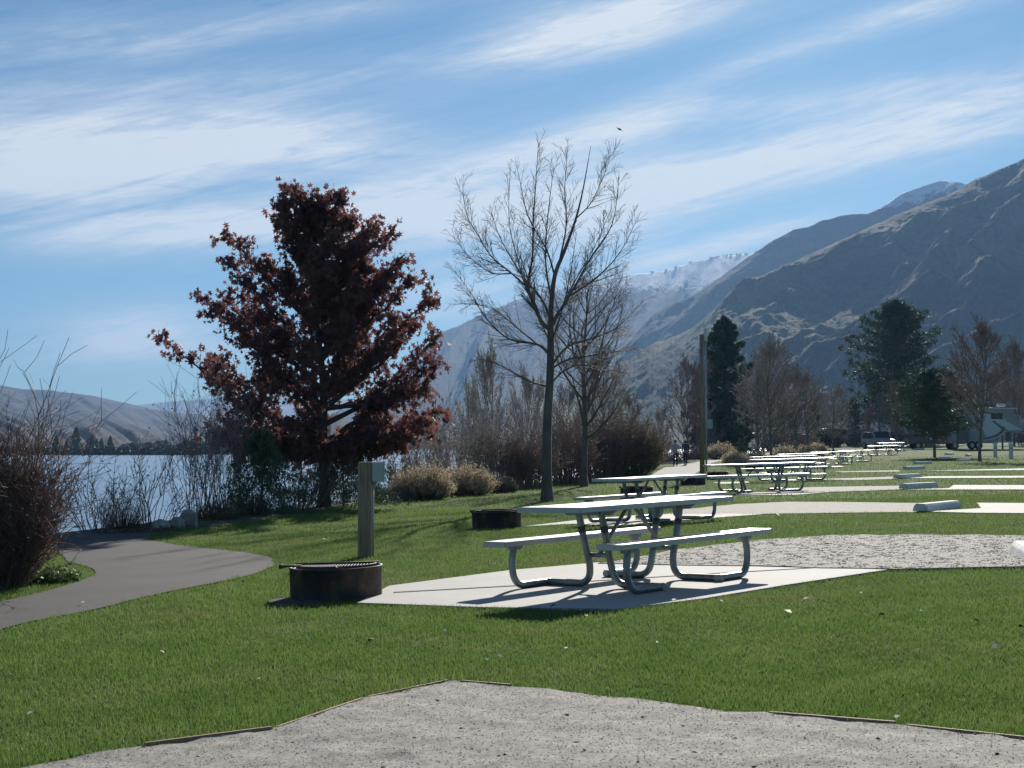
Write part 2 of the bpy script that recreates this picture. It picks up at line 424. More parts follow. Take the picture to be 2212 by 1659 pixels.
sheet('gravel_strip', [(1740, 1036), (1850, 1033), (1940, 1030), (1940, 1035), (1850, 1038)], M['gravel'], .014, .12)
sheet('concrete_pad', [(1540, 1043), (1615, 1041), (1620, 1044), (1560, 1046)], M['concrete'], .016, 0, 0, skirt=.08)
sheet('concrete_pad', [(1660, 1040), (1790, 1037), (1740, 1035), (1670, 1037)], M['concrete'], .016, 0, 0, skirt=.08)
sheet('parking_slab', [(1940, 1034), (2012, 1030), (2400, 1028), (2400, 1033)], M['concrete'], .02, 0, skirt=.08)
sheet('gravel_strip', [(1800, 1019), (1940, 1016.5), (1945, 1019.5), (1820, 1021)], M['gravel'], .014, .12)
sheet('parking_slab', [(1990, 1018), (2200, 1013), (2400, 1011), (2400, 1014), (2200, 1016.5)], M['concrete'], .02, 0, skirt=.08)
sheet('parking_slab', [(2150, 1003.5), (2400, 1001), (2400, 1003)], M['concrete'], .02, 0, skirt=.08)
sheet('footpath', [(1400, 1034), (1416, 1021), (1440, 1008), (1519, 996), (1610, 984), (1669, 977), (1740, 969), (1786, 961), (1800, 965), (1750, 973), (1660, 982), (1570, 994), (1542, 999), (1521, 1007), (1510, 1022), (1470, 1034)], M['palepath'], .02, .02, 1)
# ------------------------------------------------------------------ water
wb = MB()
me = npmesh('water', np.array([(-4000, -300, WATER), (1600, -300, WATER), (2500, 9000, WATER), (-9000, 9000, WATER)]), np.array([[0, 1, 2, 3]]))
def water_mat():
    m, nt, p, out = newmat('lake_water')
    w = coords(nt, 'World', (.35, 1, 1)); n = noise(nt, w, 1.6, 6, .65); n2 = noise(nt, coords(nt, 'World', (.008, .05, 1)), 1, 3)
    p.inputs['Base Color'].default_value = (.10, .20, .32, 1); p.inputs['IOR'].default_value = 1.5
    p.inputs['Specular IOR Level'].default_value = .9
    nt.links.new(ramp(nt, n2, [(.4, (.16, .16, .16)), (.6, (.34, .34, .34))]), p.inputs['Roughness'])
    bump(nt, n, .4, .25, p); return m
tag(link('water', me, water_mat()), kind='structure')
# ------------------------------------------------------------------ mountains
def mt_mat(name, c1, c2, c3, snow=None, sc=1., rot=-35):
    m, nt, p, out = newmat(name)
    w = coords(nt, 'World'); n1 = noise(nt, w, .0045*sc, 8, .62)
    w2 = coords(nt, 'World', (1, .28, .6), (0, 0, math.radians(rot))); n2 = noise(nt, w2, .022*sc, 8, .72, .4)
    c = ramp(nt, n1, [(.40, c2), (.50, c1), (.60, c3)])
    c = mix(nt, math_(nt, 'MULTIPLY', ramp(nt, n2, [(.47, (0, 0, 0)), (.60, (1, 1, 1))]), .75), c, c2)
    if snow:
        g = nt.nodes.new('ShaderNodeNewGeometry'); sp = nt.nodes.new('ShaderNodeSeparateXYZ'); nt.links.new(g.outputs['Position'], sp.inputs[0])
        sn = nt.nodes.new('ShaderNodeSeparateXYZ'); nt.links.new(g.outputs['Normal'], sn.inputs[0])
        hgt = math_(nt, 'DIVIDE', math_(nt, 'SUBTRACT', sp.outputs[2], snow[0]), snow[1])
        f = math_(nt, 'ADD', hgt, math_(nt, 'MULTIPLY', math_(nt, 'SUBTRACT', noise(nt, w, .03, 8, .8), .5), 5.))
        f = math_(nt, 'ADD', f, math_(nt, 'MULTIPLY', sn.outputs[0], -.3), clamp=True)
        f = math_(nt, 'MULTIPLY', math_(nt, 'SUBTRACT', f, .42), 4., clamp=True)
        c = mix(nt, f, c, (.88, .89, .92))
    nt.links.new(c, p.inputs['Base Color']); p.inputs['Roughness'].default_value = .95; p.inputs['Specular IOR Level'].default_value = .05
    bump(nt, n2, 1., 18., p)
    return m
def ridged(x, y, o=5, gain=.5):
    s = 0; a = 1; tot = 0
    for k in range(o):
        n = 1-abs(mn.noise(Vector((x, y, 7.3*k))))*2
        n = max(n, -.6); s += a*(n if k == 0 else n*.9); tot += a; x *= 2.03; y *= 2.03; a *= gain
    return s/tot
def mountain(name, crest, D0, D1, mat, nu, nv, amp, spur, zb=-4., prof=1.3, seed=0., rough=2.0, label=None, fade=1.):
    """heightfield from its foot at distance D0 up to a crest at distance D1; spur=(angle deg, across px, along px)"""
    cu = [c[0] for c in crest]; cv = [c[1] for c in crest]
    us = np.linspace(cu[0], cu[-1], nu); vs = np.interp(us, cu, cv)
    ts = np.concatenate([np.linspace(0, 1, nv), [1.06, 1.15, 1.35]])
    V = np.zeros((len(ts), nu, 3)); ang = math.radians(spur[0]); ca, sa = math.cos(ang), math.sin(ang)
    for i, (u, v) in enumerate(zip(us, vs)):
        v += rough*mn.noise(Vector((u*.05, seed, 0)))+rough*.6*mn.noise(Vector((u*.2, seed, 9)))
        top = at(u, v, D1); az = top.x/top.y
        for j, tt in enumerate(ts):
            D = D0+(D1-D0)*tt; x = az*D
            if tt <= 1:
                z = zb+(top.z-zb)*tt**prof
                vv = HOR-(z-EYE)/D*F
                a_ = (u*ca+vv*sa)/spur[1]; b_ = (-u*sa+vv*ca)/spur[2]
                wob = .6*mn.noise(Vector((b_*1.3, a_*.5, seed+4)))
                n = ridged(a_+wob+seed, b_, 8, .50)-.25
                e = min(1, (1-tt)*7)**.7*min(1, tt*4)*fade
                z += amp*n*e
            else:
                z = top.z-(tt-1)*(D1-D0)*.5
            V[j, i] = (x, D, z)
    I = np.arange(len(ts)*nu).reshape(len(ts), nu)
    Q = np.stack([I[:-1, :-1], I[:-1, 1:], I[1:, 1:], I[1:, :-1]], -1).reshape(-1, 4)
    o = link(name, npmesh(name, V.reshape(-1, 3), Q, True), mat); tag(o, kind='structure'); return o
mA = mt_mat('hill_dry', (.095, .088, .098), (.04, .042, .055), (.125, .115, .12), sc=.6, rot=35)
mD = mt_mat('hill_grassy', (.074, .088, .038), (.022, .029, .023), (.150, .152, .066), sc=1.3)  # lightest noise tone paints sunlit streaks into the slope colour
mC = mt_mat('hill_mid', (.052, .058, .034), (.02, .023, .02), (.08, .08, .048), (466, 50), sc=1.)
mB = mt_mat('hill_snowy', (.05, .05, .048), (.025, .026, .028), (.075, .068, .058), (405, 70), sc=1.2)
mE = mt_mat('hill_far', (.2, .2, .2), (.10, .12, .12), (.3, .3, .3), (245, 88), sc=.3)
mountain('mountain', [(2420, 300), (2212, 343), (2199, 349), (2159, 366), (2106, 388), (2045, 424), (1980, 447), (1883, 490), (1802, 525), (1721, 562), (1640, 600), (1567, 650), (1500, 706), (1440, 738), (1400, 755), (1340, 795), (1290, 830), (1200, 890), (1100, 945), (1040, 962)][::-1],
         1120, 1900, mD, 640, 380, 52, (57, 120, 480), -2, 1.15, 3.1)
mountain('mountain', [(1240, 900), (1300, 830), (1357, 744), (1377, 718), (1410, 681), (1450, 657), (1499, 637), (1543, 608), (1592, 572), (1632, 544), (1669, 521), (1713, 495), (1746, 491), (1774, 477), (1823, 465), (1875, 461), (1903, 449), (1948, 418), (1980, 406), (2029, 390), (2065, 392), (2092, 399), (2200, 420), (2420, 470)],
         2300, 3000, mC, 300, 110, 58, (57, 130, 460), -2, 1.1, 9.7)
mountain('mountain', [(640, 972), (720, 925), (800, 862), (860, 800), (905, 762), (950, 719), (1000, 700), (1060, 670), (1150, 635), (1200, 624), (1260, 610), (1300, 604), (1340, 597), (1400, 590), (1440, 584), (1500, 564), (1560, 553), (1620, 548), (1700, 540), (1900, 560)],
         900, 4500, mB, 300, 180, 90, (30, 70, 400), WATER-1, 2.6, 15.2, 3)
mountain('hills', [(-500, 790), (-200, 800), (0, 832), (50, 841), (100, 842), (200, 855), (280, 872), (330, 884), (440, 900), (520, 911), (640, 930), (780, 948), (900, 962)],
         520, 3300, mA, 300, 130, 26, (-60, 60, 480), WATER-.6, 2.2, 21.4, .5)
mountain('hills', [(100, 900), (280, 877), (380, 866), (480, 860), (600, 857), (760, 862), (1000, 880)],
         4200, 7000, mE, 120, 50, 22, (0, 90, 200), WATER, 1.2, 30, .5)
# ------------------------------------------------------------------ grass blades
def blades(n, y0, y1, h, w, seed, dens_pow=1.):
    r = np.random.default_rng(seed)
    Y = y0*(y1/y0)**(r.random(n)**dens_pow) if y0 > 0 else r.uniform(y0, y1, n)
    X = Y*r.uniform(-.42, .42, n)
    P = np.stack([X, Y], 1)
    keep = X > bank(Y)+.3
    for poly in POLYS:
        mnx, mxx = poly.min(0), poly.max(0)
        c = keep & (X > mnx[0]) & (X < mxx[0]) & (Y > mnx[1]) & (Y < mxx[1])
        idx = np.where(c)[0]
        if len(idx): keep[idx[inside(P[idx]+r.normal(0, .022, (len(idx), 2)), poly)]] = False
    X, Y = X[keep], Y[keep]; n = len(X)
    Z = gz(X, Y)
    a = r.uniform(0, 2*np.pi, n); lean = r.uniform(.1, 1., n)*h*.8; sc = (Y/9.)**.55
    patch = np.array([mn.noise(Vector((x*1.1, y*1.1, 2))) for x, y in zip(X[::1], Y[::1])])
    H = h*r.uniform(.45, 1.15, n)*(1+.45*patch)*sc**.25; Wd = w*sc*r.uniform(.7, 1.3, n)
    dx, dy = np.cos(a), np.sin(a); la = r.uniform(0, 2*np.pi, n); lx, ly = np.cos(la)*lean, np.sin(la)*lean
    p0 = np.stack([X-dx*Wd, Y-dy*Wd, Z-.005], 1); p1 = np.stack([X+dx*Wd, Y+dy*Wd, Z-.005], 1)
    p2 = np.stack([X+lx, Y+ly, Z+H], 1)
    V = np.stack([p0, p1, p2], 1).reshape(-1, 3); return V, np.arange(3*n).reshape(-1, 3)
V1, F1 = blades(740000, 5.4, 34, .036, .0036, 3, 1.15)
V2, F2 = blades(150000, 30, 110, .045, .0055, 4, 1.)
V = np.concatenate([V1, V2]); Fc = np.concatenate([F1, F2+len(V1)])
tag(link('grass', npmesh('grass', V, Fc), M['blade']), 'short green lawn grass growing between the paths, pads and gravel', 'grass', kind='stuff')
# ------------------------------------------------------------------ gravel stones and chips
def pebbles(n, poly, s0, s1, seed, flat=.6, up=.014):
    r = np.random.default_rng(seed); mn_, mx = poly.min(0), poly.max(0)
    P = np.stack([r.uniform(mn_[0], mx[0], n), r.uniform(mn_[1], mx[1], n)], 1); P = P[inside(P, poly)]
    n = len(P); z = gz(P[:, 0], P[:, 1])+up+.012*np.array([mn.noise(Vector((x*3.2, y*3.2, 0)))+.9*mn.noise(Vector((x*8, y*8, 5))) for x, y in P])
    base = np.array([(1, 0, 0), (-.5, .87, 0), (-.5, -.87, 0), (0, 0, 1.), (0, 0, -.6)]); f = np.array([[0, 1, 3], [1, 2, 3], [2, 0, 3], [1, 0, 4], [2, 1, 4], [0, 2, 4]])
    s = r.uniform(s0, s1, (n, 1, 1)); a = r.uniform(0, 6.28, n); ca, sa = np.cos(a), np.sin(a)
    B = base[None]*np.array([1, 1, flat])*s*r.uniform(.6, 1.4, (n, 5, 1))
    V = np.stack([B[..., 0]*ca[:, None]-B[..., 1]*sa[:, None]+P[:, :1], B[..., 0]*sa[:, None]+B[..., 1]*ca[:, None]+P[:, 1:], B[..., 2]+z[:, None]], -1)
    Fc = (f[None]+5*np.arange(n)[:, None, None]).reshape(-1, 3); return V.reshape(-1, 3), Fc
def fore(P, ymax): return P
V, Fc = pebbles(100000, POLYS[0], .0022, .006, 5, .3)
Vc_, Fd_ = pebbles(34000, POLYS[5], .006, .016, 18, .35, .029); Fc = np.concatenate([Fc, Fd_+len(V)]); V = np.concatenate([V, Vc_])
tag(link('gravel', npmesh('gravel', V, Fc), M['stone']), 'loose pale pea gravel scattered over the foreground pad', 'gravel', kind='stuff')
V, Fc = pebbles(350, POLYS[0], .006, .020, 6, .25)
Vb, Fb = pebbles(110, POLYS[5], .010, .035, 8, .2, .032)
tag(link('bark_litter', npmesh('bark_litter', np.concatenate([V, Vb]), np.concatenate([Fc, Fb+len(V)])), M['bark_chip']), 'dark bark bits and twigs scattered in the gravel', 'litter', kind='stuff')
# ------------------------------------------------------------------ edging boards
def edge_board(u0, v0, u1, v1, label, lift=.0):
    a, b = G(u0, v0), G(u1, v1); d = b-a; L = d.length
    o = MB().box((0, 0, 0), (L, .022, .036), bev=.004).build('edging_board', M['board'])
    o.location = (a+b)/2+Vector((0, 0, -.001+lift*.7)); o.rotation_euler = (0, -math.asin(d.z/L), math.atan2(d.y, d.x))
    tag(o, label, 'board', 'wooden edging boards round the foreground gravel')
edge_board(312, 1616, 588, 1580, 'weathered wooden edging board at the lower left of the gravel', .012)
edge_board(596, 1577, 785, 1513, 'wooden edging board in the middle of the left gravel edge')
edge_board(792, 1511, 968, 1474, 'thin wooden edging board running up to the gravel corner')
edge_board(995, 1477, 1105, 1486, 'short dark edging board just right of the gravel corner', .006)
edge_board(1660, 1548, 1935, 1570, 'sunlit edging board on the right side of the gravel', .012)
edge_board(1960, 1574, 2230, 1603, 'edging board half sunk in turf at the right frame edge', .006)
# ------------------------------------------------------------------ picnic tables
def planks(L, W, n, zt, th):
    b = MB(); g = .006; w = (W-g*(n-1))/n
    for i in range(n):
        y = -W/2+w/2+i*(w+g); b.box((0, y, zt-th/2), (L-.012, w, th), bev=.004)
    for s in (-1, 1): b.box((s*(L/2-.003), 0, zt-th/2-.001), (.012, W+.004, th+.006), bev=.002)
    b.box((0, W/2-.004, zt-th/2-.001), (L-.02, .014, th+.001)); b.box((0, -W/2+.004, zt-th/2-.001), (L-.02, .014, th+.001))
    return b
def make_table(L=2.44, Ls=2.44):
    t = empty('picnic_table', (0, 0, 0))
    planks(L, .72, 3, .768, .045).build('tabletop', M['alu'], t)
    for s in (-1, 1):
        o = planks(Ls, .26, 1, .454, .045).build('seat', M['alu'], t); o.location = (0, s*.654, 0)
    leg = [(.63, .13, .71), (.575, .13, .50), (.52, .125, .31), (.49, .125, .20), (.476, .15, .095), (.47, .23, .038), (.47, .38, .034), (.47, .69, .034)]
    foot = [(.93, .654, .405), (.965, .654, .30), (.972, .654, .20), (.945, .654, .10), (.865, .654, .038), (.70, .654, .034), (.43, .654, .034)]
    lm = None
    for sx_ in (-1, 1):
        for sy_ in (-1, 1):
            P = catmull([(x*sx_, y*sy_, z) for x, y, z in leg], 5)
            P2 = catmull([(x*sx_, y*sy_, z) for x, y, z in foot], 5)
            l = MB().tube(P, .033, 12).tube(P2, .0325, 12).build('leg', M['galv'], t)
            # angle bracket under the seat
            MB().prism([(-.11, 0), (.11, 0), (.08, -.045), (-.08, -.045)], -.02, .02).build('seat_bracket', M['galv'], t, (.94*sx_, .654*sy_, .409-.001))
            q = Vector((.587*sx_, .13*sy_, .545)); d = Vector((.055*sx_, 0, .21)).normalized()
            MB().cyl(q-d*.03, q+d*.03, .0365, n=12).build('band', M['band'], l)
    for s in (-1, 1):
        MB().prism([(-.33, 0), (.33, 0), (.25, -.05), (-.25, -.05)], -.022, .022).build('top_bracket', M['galv'], t, (.63*s, 0, .7215))
        t.children[-1].rotation_euler = (0, 0, math.pi/2)
        MB().cyl((.5*s, -.12, .30), (.5*s, .12, .30), .022).build('crossbar', M['galv'], t)
        MB().tube([(.5*s, 0, .31), (.06*s, 0, .715)], .019, 8).build('brace', M['galv'], t)
    return t
proto = make_table(); proto_long = make_table(2.95, 3.2)
TG = 'aluminium picnic tables down the row of sites'
def put_table(o, x, y, rz, label, new=True):
    c = copy_tree(o) if new else o
    z = gzf(x, y); c.location = (x, y, z+.021)
    e = .3; nx = (gzf(x+e, y)-gzf(x-e, y))/(2*e); ny = (gzf(x, y+e)-gzf(x, y-e))/(2*e)
    n = Vector((-nx, -ny, 1)).normalized()
    R = Vector((0, 0, 1)).rotation_difference(n).to_matrix()@Matrix.Rotation(rz, 3, 'Z')
    c.rotation_euler = R.to_euler(); tag(c, label, 'picnic table', TG); return c
put_table(proto, 1.139, 14.01, math.radians(49.1), 'nearest aluminium picnic table with bent pipe legs on the front concrete pad', False)
put_table(proto, 2.45, 25.9, math.radians(49), 'second picnic table, seen just behind the nearest table top')
put_table(proto_long, 6.75, 40.3, math.radians(8), 'third picnic table, seen broadside on its pad right of the light pole', False)
put_table(proto_long, 9.7, 51.5, math.radians(10), 'fourth picnic table, close behind the broadside table')
tl = [(11.6, 63.5, 12, 'fifth picnic table, its top level with the pale path'), (15.1, 77, 14, 'sixth picnic table back from the light pole'), (19.0, 88, 12, 'seventh picnic table, beyond the slender trunks'),
      (22.8, 99, 10, 'eighth picnic table, standing clear with sky-lit benches'), (29.5, 118, 8, 'ninth picnic table, left of the thin dark trunk'), (34.5, 135, 8, 'farthest picnic table, in front of the parked white-roofed car')]
for x, y, a, lb in tl: put_table(proto_long if y < 90 else proto, x, y, math.radians(a), lb)
# ------------------------------------------------------------------ fire rings
def make_ring():
    t = empty('fire_ring', (0, 0, 0))
    MB().lathe([(.42, 0), (.42, .30), (.428, .302), (.428, .318), (.405, .318), (.405, .02)], 48).build('steel_ring', M['rust'], t)
    MB().lathe([(.404, .06), (.2, .10), (.001, .12)], 24).build('ash_bed', M['ash'], t)
    b = MB()
    for i in range(26):
        x = -.34+i*.0272; h = math.sqrt(max(.001, .37**2-x*x))
        b.cyl((x, -h, .322), (x, min(h, .12), .322), .004, n=6)
    b.tube([(.37*math.cos(a), .37*math.sin(a), .334) for a in np.linspace(math.pi*1.0, 2*math.pi, 20)], .008, 6)
    b.cyl((-.39, .12, .334), (.39, .12, .334), .010, n=8)
    b.build('cooking_grate', M['rust'], t)
    h = MB().tube([(-.30, -.1, .335), (-.44, -.12, .336), (-.50, -.12, .330)], .012, 8); h.cyl((-.50, -.12, .335), (-.47, -.12, .333), .022, n=10)
    h.build('handle', M['rust'], t)
    MB().tube([(.05, -.37, .336), (.06, -.43, .33), (.11, -.45, .325)], .009, 8).build('handle', M['rust'], t)
    return t
ring = make_ring()
RG = 'steel fire rings beside the picnic tables'
rings = [(-1.61, 13.65, 0, 'sooty steel fire ring touching the near concrete pad, nearest one'), (-.26, 25.4, .3, 'second fire ring, on the grass left of the second table pad'),
         (3.23, 38.4, .2, 'fire ring under the far side of the second table top, left of the pole'), (6.1, 50, .1, 'fire ring low in the grass just left of the light pole'), (7.9, 57.0, .5, 'fire ring just right of the light pole foot'),
         (12.0, 73.5, .4, 'fire ring behind the top of the third table'), (15.6, 85, .1, 'fire ring beyond the fourth table'), (28.2, 131, .1, 'far dark fire ring at the end of the pale path')]
for i, (x, y, a, lb) in enumerate(rings):
    o = ring if i == 0 else copy_tree(ring)
    o.location = (x, y, gzf(x, y)-.005); o.rotation_euler = (0, -.028, a); o.scale = (1, 1, .93); tag(o, lb, 'fire ring', RG)
# ------------------------------------------------------------------ utility posts
def ground_at(u, v): return G(u, v)
p = G(793, 1204)
t = empty('utility_post', p, .32)
s = p.y/F; HP = 205*s
MB().box((-.035, 0, HP/2-.02), (.145, .145, HP+.04), bev=.006).build('post', M['post'], t)
bx_ = MB().box((.115, -.02, HP-.125), (.15, .16, .25), bev=.006).build('meter_box', M['box'], t)
MB().box((.1965, -.02, HP-.125), (.012, .175, .265), bev=.003).build('lid', M['white'], bx_)
MB().cyl((.065, -.02, -.05), (.065, -.02, HP-.23), .018).build('conduit', M['conduit'], t)
tag(t, 'short square wooden post with grey electrical box behind the nearest fire ring', 'post')
p = at(1517, 1000, 60); p.z = gzf(p.x, p.y)
k = 60/F; t = empty('light_pole', p)
H = EYE+(955-722)*k-p.z
b = MB(); b.cyl((0, 0, -.2), (0, 0, H), .105, .085, 16); b.build('pole', M['post'], t)
MB().cyl((.16, -.03, -.1), (.16, -.03, H-.28), .042, n=10).build('conduit', M['conduit'], t)
MB().cyl((.155, -.03, H-.28), (.155, -.03, H+.24), .082, n=14).build('lamp', M['white'], t)
zb = EYE+(955-916)*k-p.z
MB().box((.28, -.1, zb), (.26, .16, .36), bev=.01).build('meter_box', M['box'], t)
tag(t, 'tall wooden light pole with grey conduit, white lamp head and small box', 'light pole')
# ------------------------------------------------------------------ wheel stops
def make_stop(L=1.83):
    b = MB(); b.prism([(-.15, 0), (.15, 0), (.12, .09), (.075, .135), (-.075, .135), (-.12, .09)], -L/2, L/2)
    bm = b.bm; bmesh.ops.bevel(bm, geom=bm.edges[:], offset=.008, segments=1, affect='EDGES')
    return b
st0 = make_stop().build('wheel_stop', M['stop'])
st = [(1993, 1108, 2122, 1098, 'concrete wheel stop at the end of the second gravel strip, largest in view'), (1955, 1058, 2052, 1053.5, 'wheel stop at the end of the third gravel strip'),
      (1940, 1035, 2012, 1030.5, 'wheel stop at the left end of the fourth slab'), (1957, 1015.5, 2014, 1012.5, 'wheel stop at the left end of the fifth slab'),
      (1978, 1003.5, 2026, 1001.2, 'sixth wheel stop back, just left of the forked trunk'), (2033, 992.5, 2066, 991.3, 'wheel stop immediately right of the dark conifer trunk'),
      (2071, 997, 2111, 995.3, 'wheel stop immediately left of the reddish tree trunk'), (2045, 983, 2071, 982, 'small wheel stop between the two right trunks, farther one'),
      (2090, 985.8, 2111, 984.8, 'small wheel stop close to the reddish trunk, farther one'), (1979, 972, 2004, 971.4, 'distant wheel stop in front of the dark pickup'),
      (2272, 1229, 2356, 1208, 'wheel stop cut by the right frame edge at the first gravel strip')]
for i, (u0, v0, u1, v1, lb) in enumerate(st):
    a = G(u0, v0)
    k = (u1-u0)/F*a.y; th = math.acos(min(.98, k/1.83)); L = 1.83
    if k > 1.75: th = .15
    sc_ = max(1, k/1.80)
    d = Vector((math.cos(th), math.sin(th), 0))
    o = st0 if i == 0 else st0.copy()
    if i: COL.objects.link(o)
    c = a+Vector((0, .15, 0))+d*L*sc_/2; o.location = (c.x, c.y, gzf(c.x, c.y)+.015); o.rotation_euler = (0, 0, th-math.pi/2); o.scale = (1, sc_, 1)
    tag(o, lb, 'wheel stop', 'concrete wheel stops at the parking slabs')
# ------------------------------------------------------------------ pedestals
for i, (u, v, h, lb) in enumerate([(2150, 968, .95, 'small white utility pedestal under the trailer nose, left one'), (2184, 975, .95, 'white utility pedestal nearer the right frame edge')]):
    D = 105 - 8*i; p = at(u, v, D); z = gzf(p.x, D)
    t = empty('utility_pedestal', (p.x, D, z))
    MB().box((0, 0, h/2), (.22, .2, h), bev=.01).build('pedestal', M['white'], t)
    MB().prism([(-.16, 0), (.16, 0), (.12, .10), (-.12, .10)], -.14, .14).build('hood', M['white'], t, (0, 0, h+.001))
    MB().box((0, -.104, h*.72), (.15, .012, .16)).build('socket_panel', M['box'], t)
    tag(t, lb, 'pedestal', 'white hook-up pedestals')
# ------------------------------------------------------------------ rocks
def rock(name, u, v, w, h, label, seed, tilt=0):
    p = G(u, v); s = p.y/F
    bm = bmesh.new(); bmesh.ops.create_icosphere(bm, subdivisions=4, radius=1)
    for q in bm.verts:
        n = q.co.normalized(); d = 1+.16*mn.noise(n*1.6+Vector((seed, 0, 0)))+.07*mn.noise(n*4+Vector((seed, 3, 0)))
        q.co = Vector((n.x*w*s/2, n.y*w*s*.42, n.z*h*s*.5))*d
        q.co.z = max(q.co.z, -h*s*.42)
    for f in bm.faces: f.smooth = True
    me = bpy.data.meshes.new(name); bm.to_mesh(me); bm.free(); o = link(name, me, M['rock'])
    o.location = (p.x, p.y, p.z+h*s*.30); o.rotation_euler = (0, tilt, .3*seed)
    tag(o, label, 'boulder', 'boulders at the bend of the path')
rock('boulder', 347, 1143, 42, 26, 'low rounded grey boulder, leftmost of three by the path', 1)
rock('boulder', 383, 1141, 36, 30, 'middle dark boulder wedged between the other two', 4, .2)
rock('boulder', 406, 1137, 44, 46, 'largest boulder with a sunlit right edge beside the path', 7, -.1)
# ------------------------------------------------------------------ vegetation tools
def tubes(segs, sides=None):
    """segs: list of (p0,p1,r0,r1) -> V, list of quad faces"""
    A = np.array([(*s[0], *s[1], s[2], s[3]) for s in segs]); Vs = []; Fs = []; off = 0
    def emit(B, n):
        nonlocal off
        p0, p1 = B[:, :3], B[:, 3:6]; d = p1-p0; L = np.linalg.norm(d, axis=1, keepdims=True)+1e-9; d = d/L
        ref = np.where(np.abs(d[:, 2:3]) > .9, np.array([[1., 0, 0]]), np.array([[0, 0, 1.]]))
        a = np.cross(d, ref); a /= np.linalg.norm(a, axis=1, keepdims=True); c = np.cross(d, a)
        th = np.arange(n)*2*np.pi/n
        ringv = a[:, None]*np.cos(th)[None, :, None]+c[:, None]*np.sin(th)[None, :, None]
        V = np.concatenate([p0[:, None]+ringv*B[:, 6][:, None, None], (p1+d*.3*B[:, 7:8])[:, None]+ringv*B[:, 7][:, None, None]], 1)
        m = len(B); k = np.arange(n); q = np.stack([k, (k+1) % n, n+(k+1) % n, n+k], 1)
        Vs.append(V.reshape(-1, 3)); Fs.append((q[None]+(np.arange(m)*2*n)[:, None, None]).reshape(-1, 4)+off); off += m*2*n
    R = A[:, 6]
    for lo, hi, n in ((.04, 99, 9), (.012, .04, 5), (-1, .012, 3)):
        B = A[(R > lo) & (R <= hi)]
        if len(B): emit(B, n)
    return np.concatenate(Vs), Fs
def rv(r, s=1.): return Vector(r.normal(0, s, 3))
def limb(segs, p, d, L, r0, r1, n, r, wob=.12, trop=.05, pts=None):
    """grow a wavy limb; returns list of (pos, dir, t)"""
    out = []; d = Vector(d).normalized(); p = Vector(p)
    for i in range(n):
        t0, t1 = i/n, (i+1)/n
        d = (d+rv(r, wob)+Vector((0, 0, trop))).normalized(); q = p+d*L/n
        segs.append((p, q, r0+(r1-r0)*t0, r0+(r1-r0)*t1)); p = q; out.append((p.copy(), d.copy(), t1))
    return out
def side(d, ang, r):
    a = d.orthogonal().normalized(); a.rotate(Matrix.Rotation(r.uniform(0, 6.283), 3, d))
    return (d*math.cos(ang)+a*math.sin(ang)).normalized()
def bare_tree(seed, H=9., trunk_r=.13, clear=.28, spread=.42, n1=22, fine=1., up=.05, rmin=.0035, wide=.5, big=None, leader=1.):
    """returns trunk segs and crown segs"""
    r = np.random.default_rng(seed); T = []; C = []; tips = []
    main = limb(T, (0, 0, -.1), (0, 0, 1), H*leader*.9, trunk_r, trunk_r*.12, 16, r, .035, .03)
    T[0] = (T[0][0], T[0][1], trunk_r*1.35, T[0][3])
    for i in range(n1):
        t = clear+(1-clear)*(i+.5*r.random())/n1*.93; k = min(15, int(t*16)); p, d, _ = main[k]; p = p+Vector((0, 0, (t*16-k-1)*H*.9/16*0))
        env = math.sin(math.pi*min(1, (t-clear)/(1-clear)*.75+.28))**.7
        L = H*wide*env*r.uniform(.75, 1.15); rr = trunk_r*(1-t)*.62*r.uniform(.6, 1.1)+.012
        if big and i in big: L *= 1.25; rr *= 1.5
        dd = side(d, r.uniform(.65, .95)+.25*(.5-t), r)
        n = 9; pts = limb(T if rr > .03 else C, p-d*.02, dd, L, rr, rmin*1.3, n, r, .09, up*1.6)
        for j, (q, e, s) in enumerate(pts):
            if s < .2: continue
            for _ in range(1 if s < .5 else 2):
                L2 = L*.45*(1.15-s)*r.uniform(.6, 1.3)+.22; p2 = limb(C, q, side(e, r.uniform(.5, .9), r), L2, max(rmin*1.2, rr*(1-s)*.55), rmin, 5, r, .10, up*1.8)
                for (q3, e3, s3) in p2:
                    for _ in range(int(1+fine*r.random())):
                        L3 = .12+.28*r.random()*fine**.5*L2; p3 = limb(C, q3, side(e3, r.uniform(.5, .95), r), L3, rmin, rmin*.75, 2, r, .12, up*2); tips.append(p3[-1])
                        if r.random() < .45*fine: limb(C, p3[0][0], side(e3, .8, r), L3*.6, rmin*.85, rmin*.7, 1, r, .1, up)
    return T, C, tips
LOBE = np.array([(0, -.5), (.10, -.22), (.42, -.18), (.16, .02), (.40, .30), (.10, .24), (0, .5), (-.10, .24), (-.40, .30), (-.16, .02), (-.42, -.18), (-.10, -.22)])
def leaves(P, size, r, shape=None, down=.5, jit=.35):
    """polygon leaves at P"""
    P = np.asarray(P); n = len(P); shape = LOBE if shape is None else shape; k = len(shape)
    ax = r.normal(0, 1, (n, 3)); ax[:, 2] -= down*2; ax /= np.linalg.norm(ax, axis=1, keepdims=True)
    o = r.normal(0, 1, (n, 3)); b = np.cross(ax, o); b /= np.linalg.norm(b, axis=1, keepdims=True); c = np.cross(ax, b)
    s = size*r.uniform(1-jit, 1+jit, (n, 1, 1))
    V = P[:, None]+(b[:, None]*shape[None, :, :1]+ax[:, None]*shape[None, :, 1:2]+c[:, None]*(.35*np.abs(shape[None, :, :1])))*s
    return V.reshape(-1, 3), np.arange(n*k).reshape(n, k)
QUAD = np.array([(-.22, -.5), (.22, -.5), (.22, .5), (-.22, .5)])
TRI = np.array([(-.12, -.5), (.12, -.5), (0, .5)])
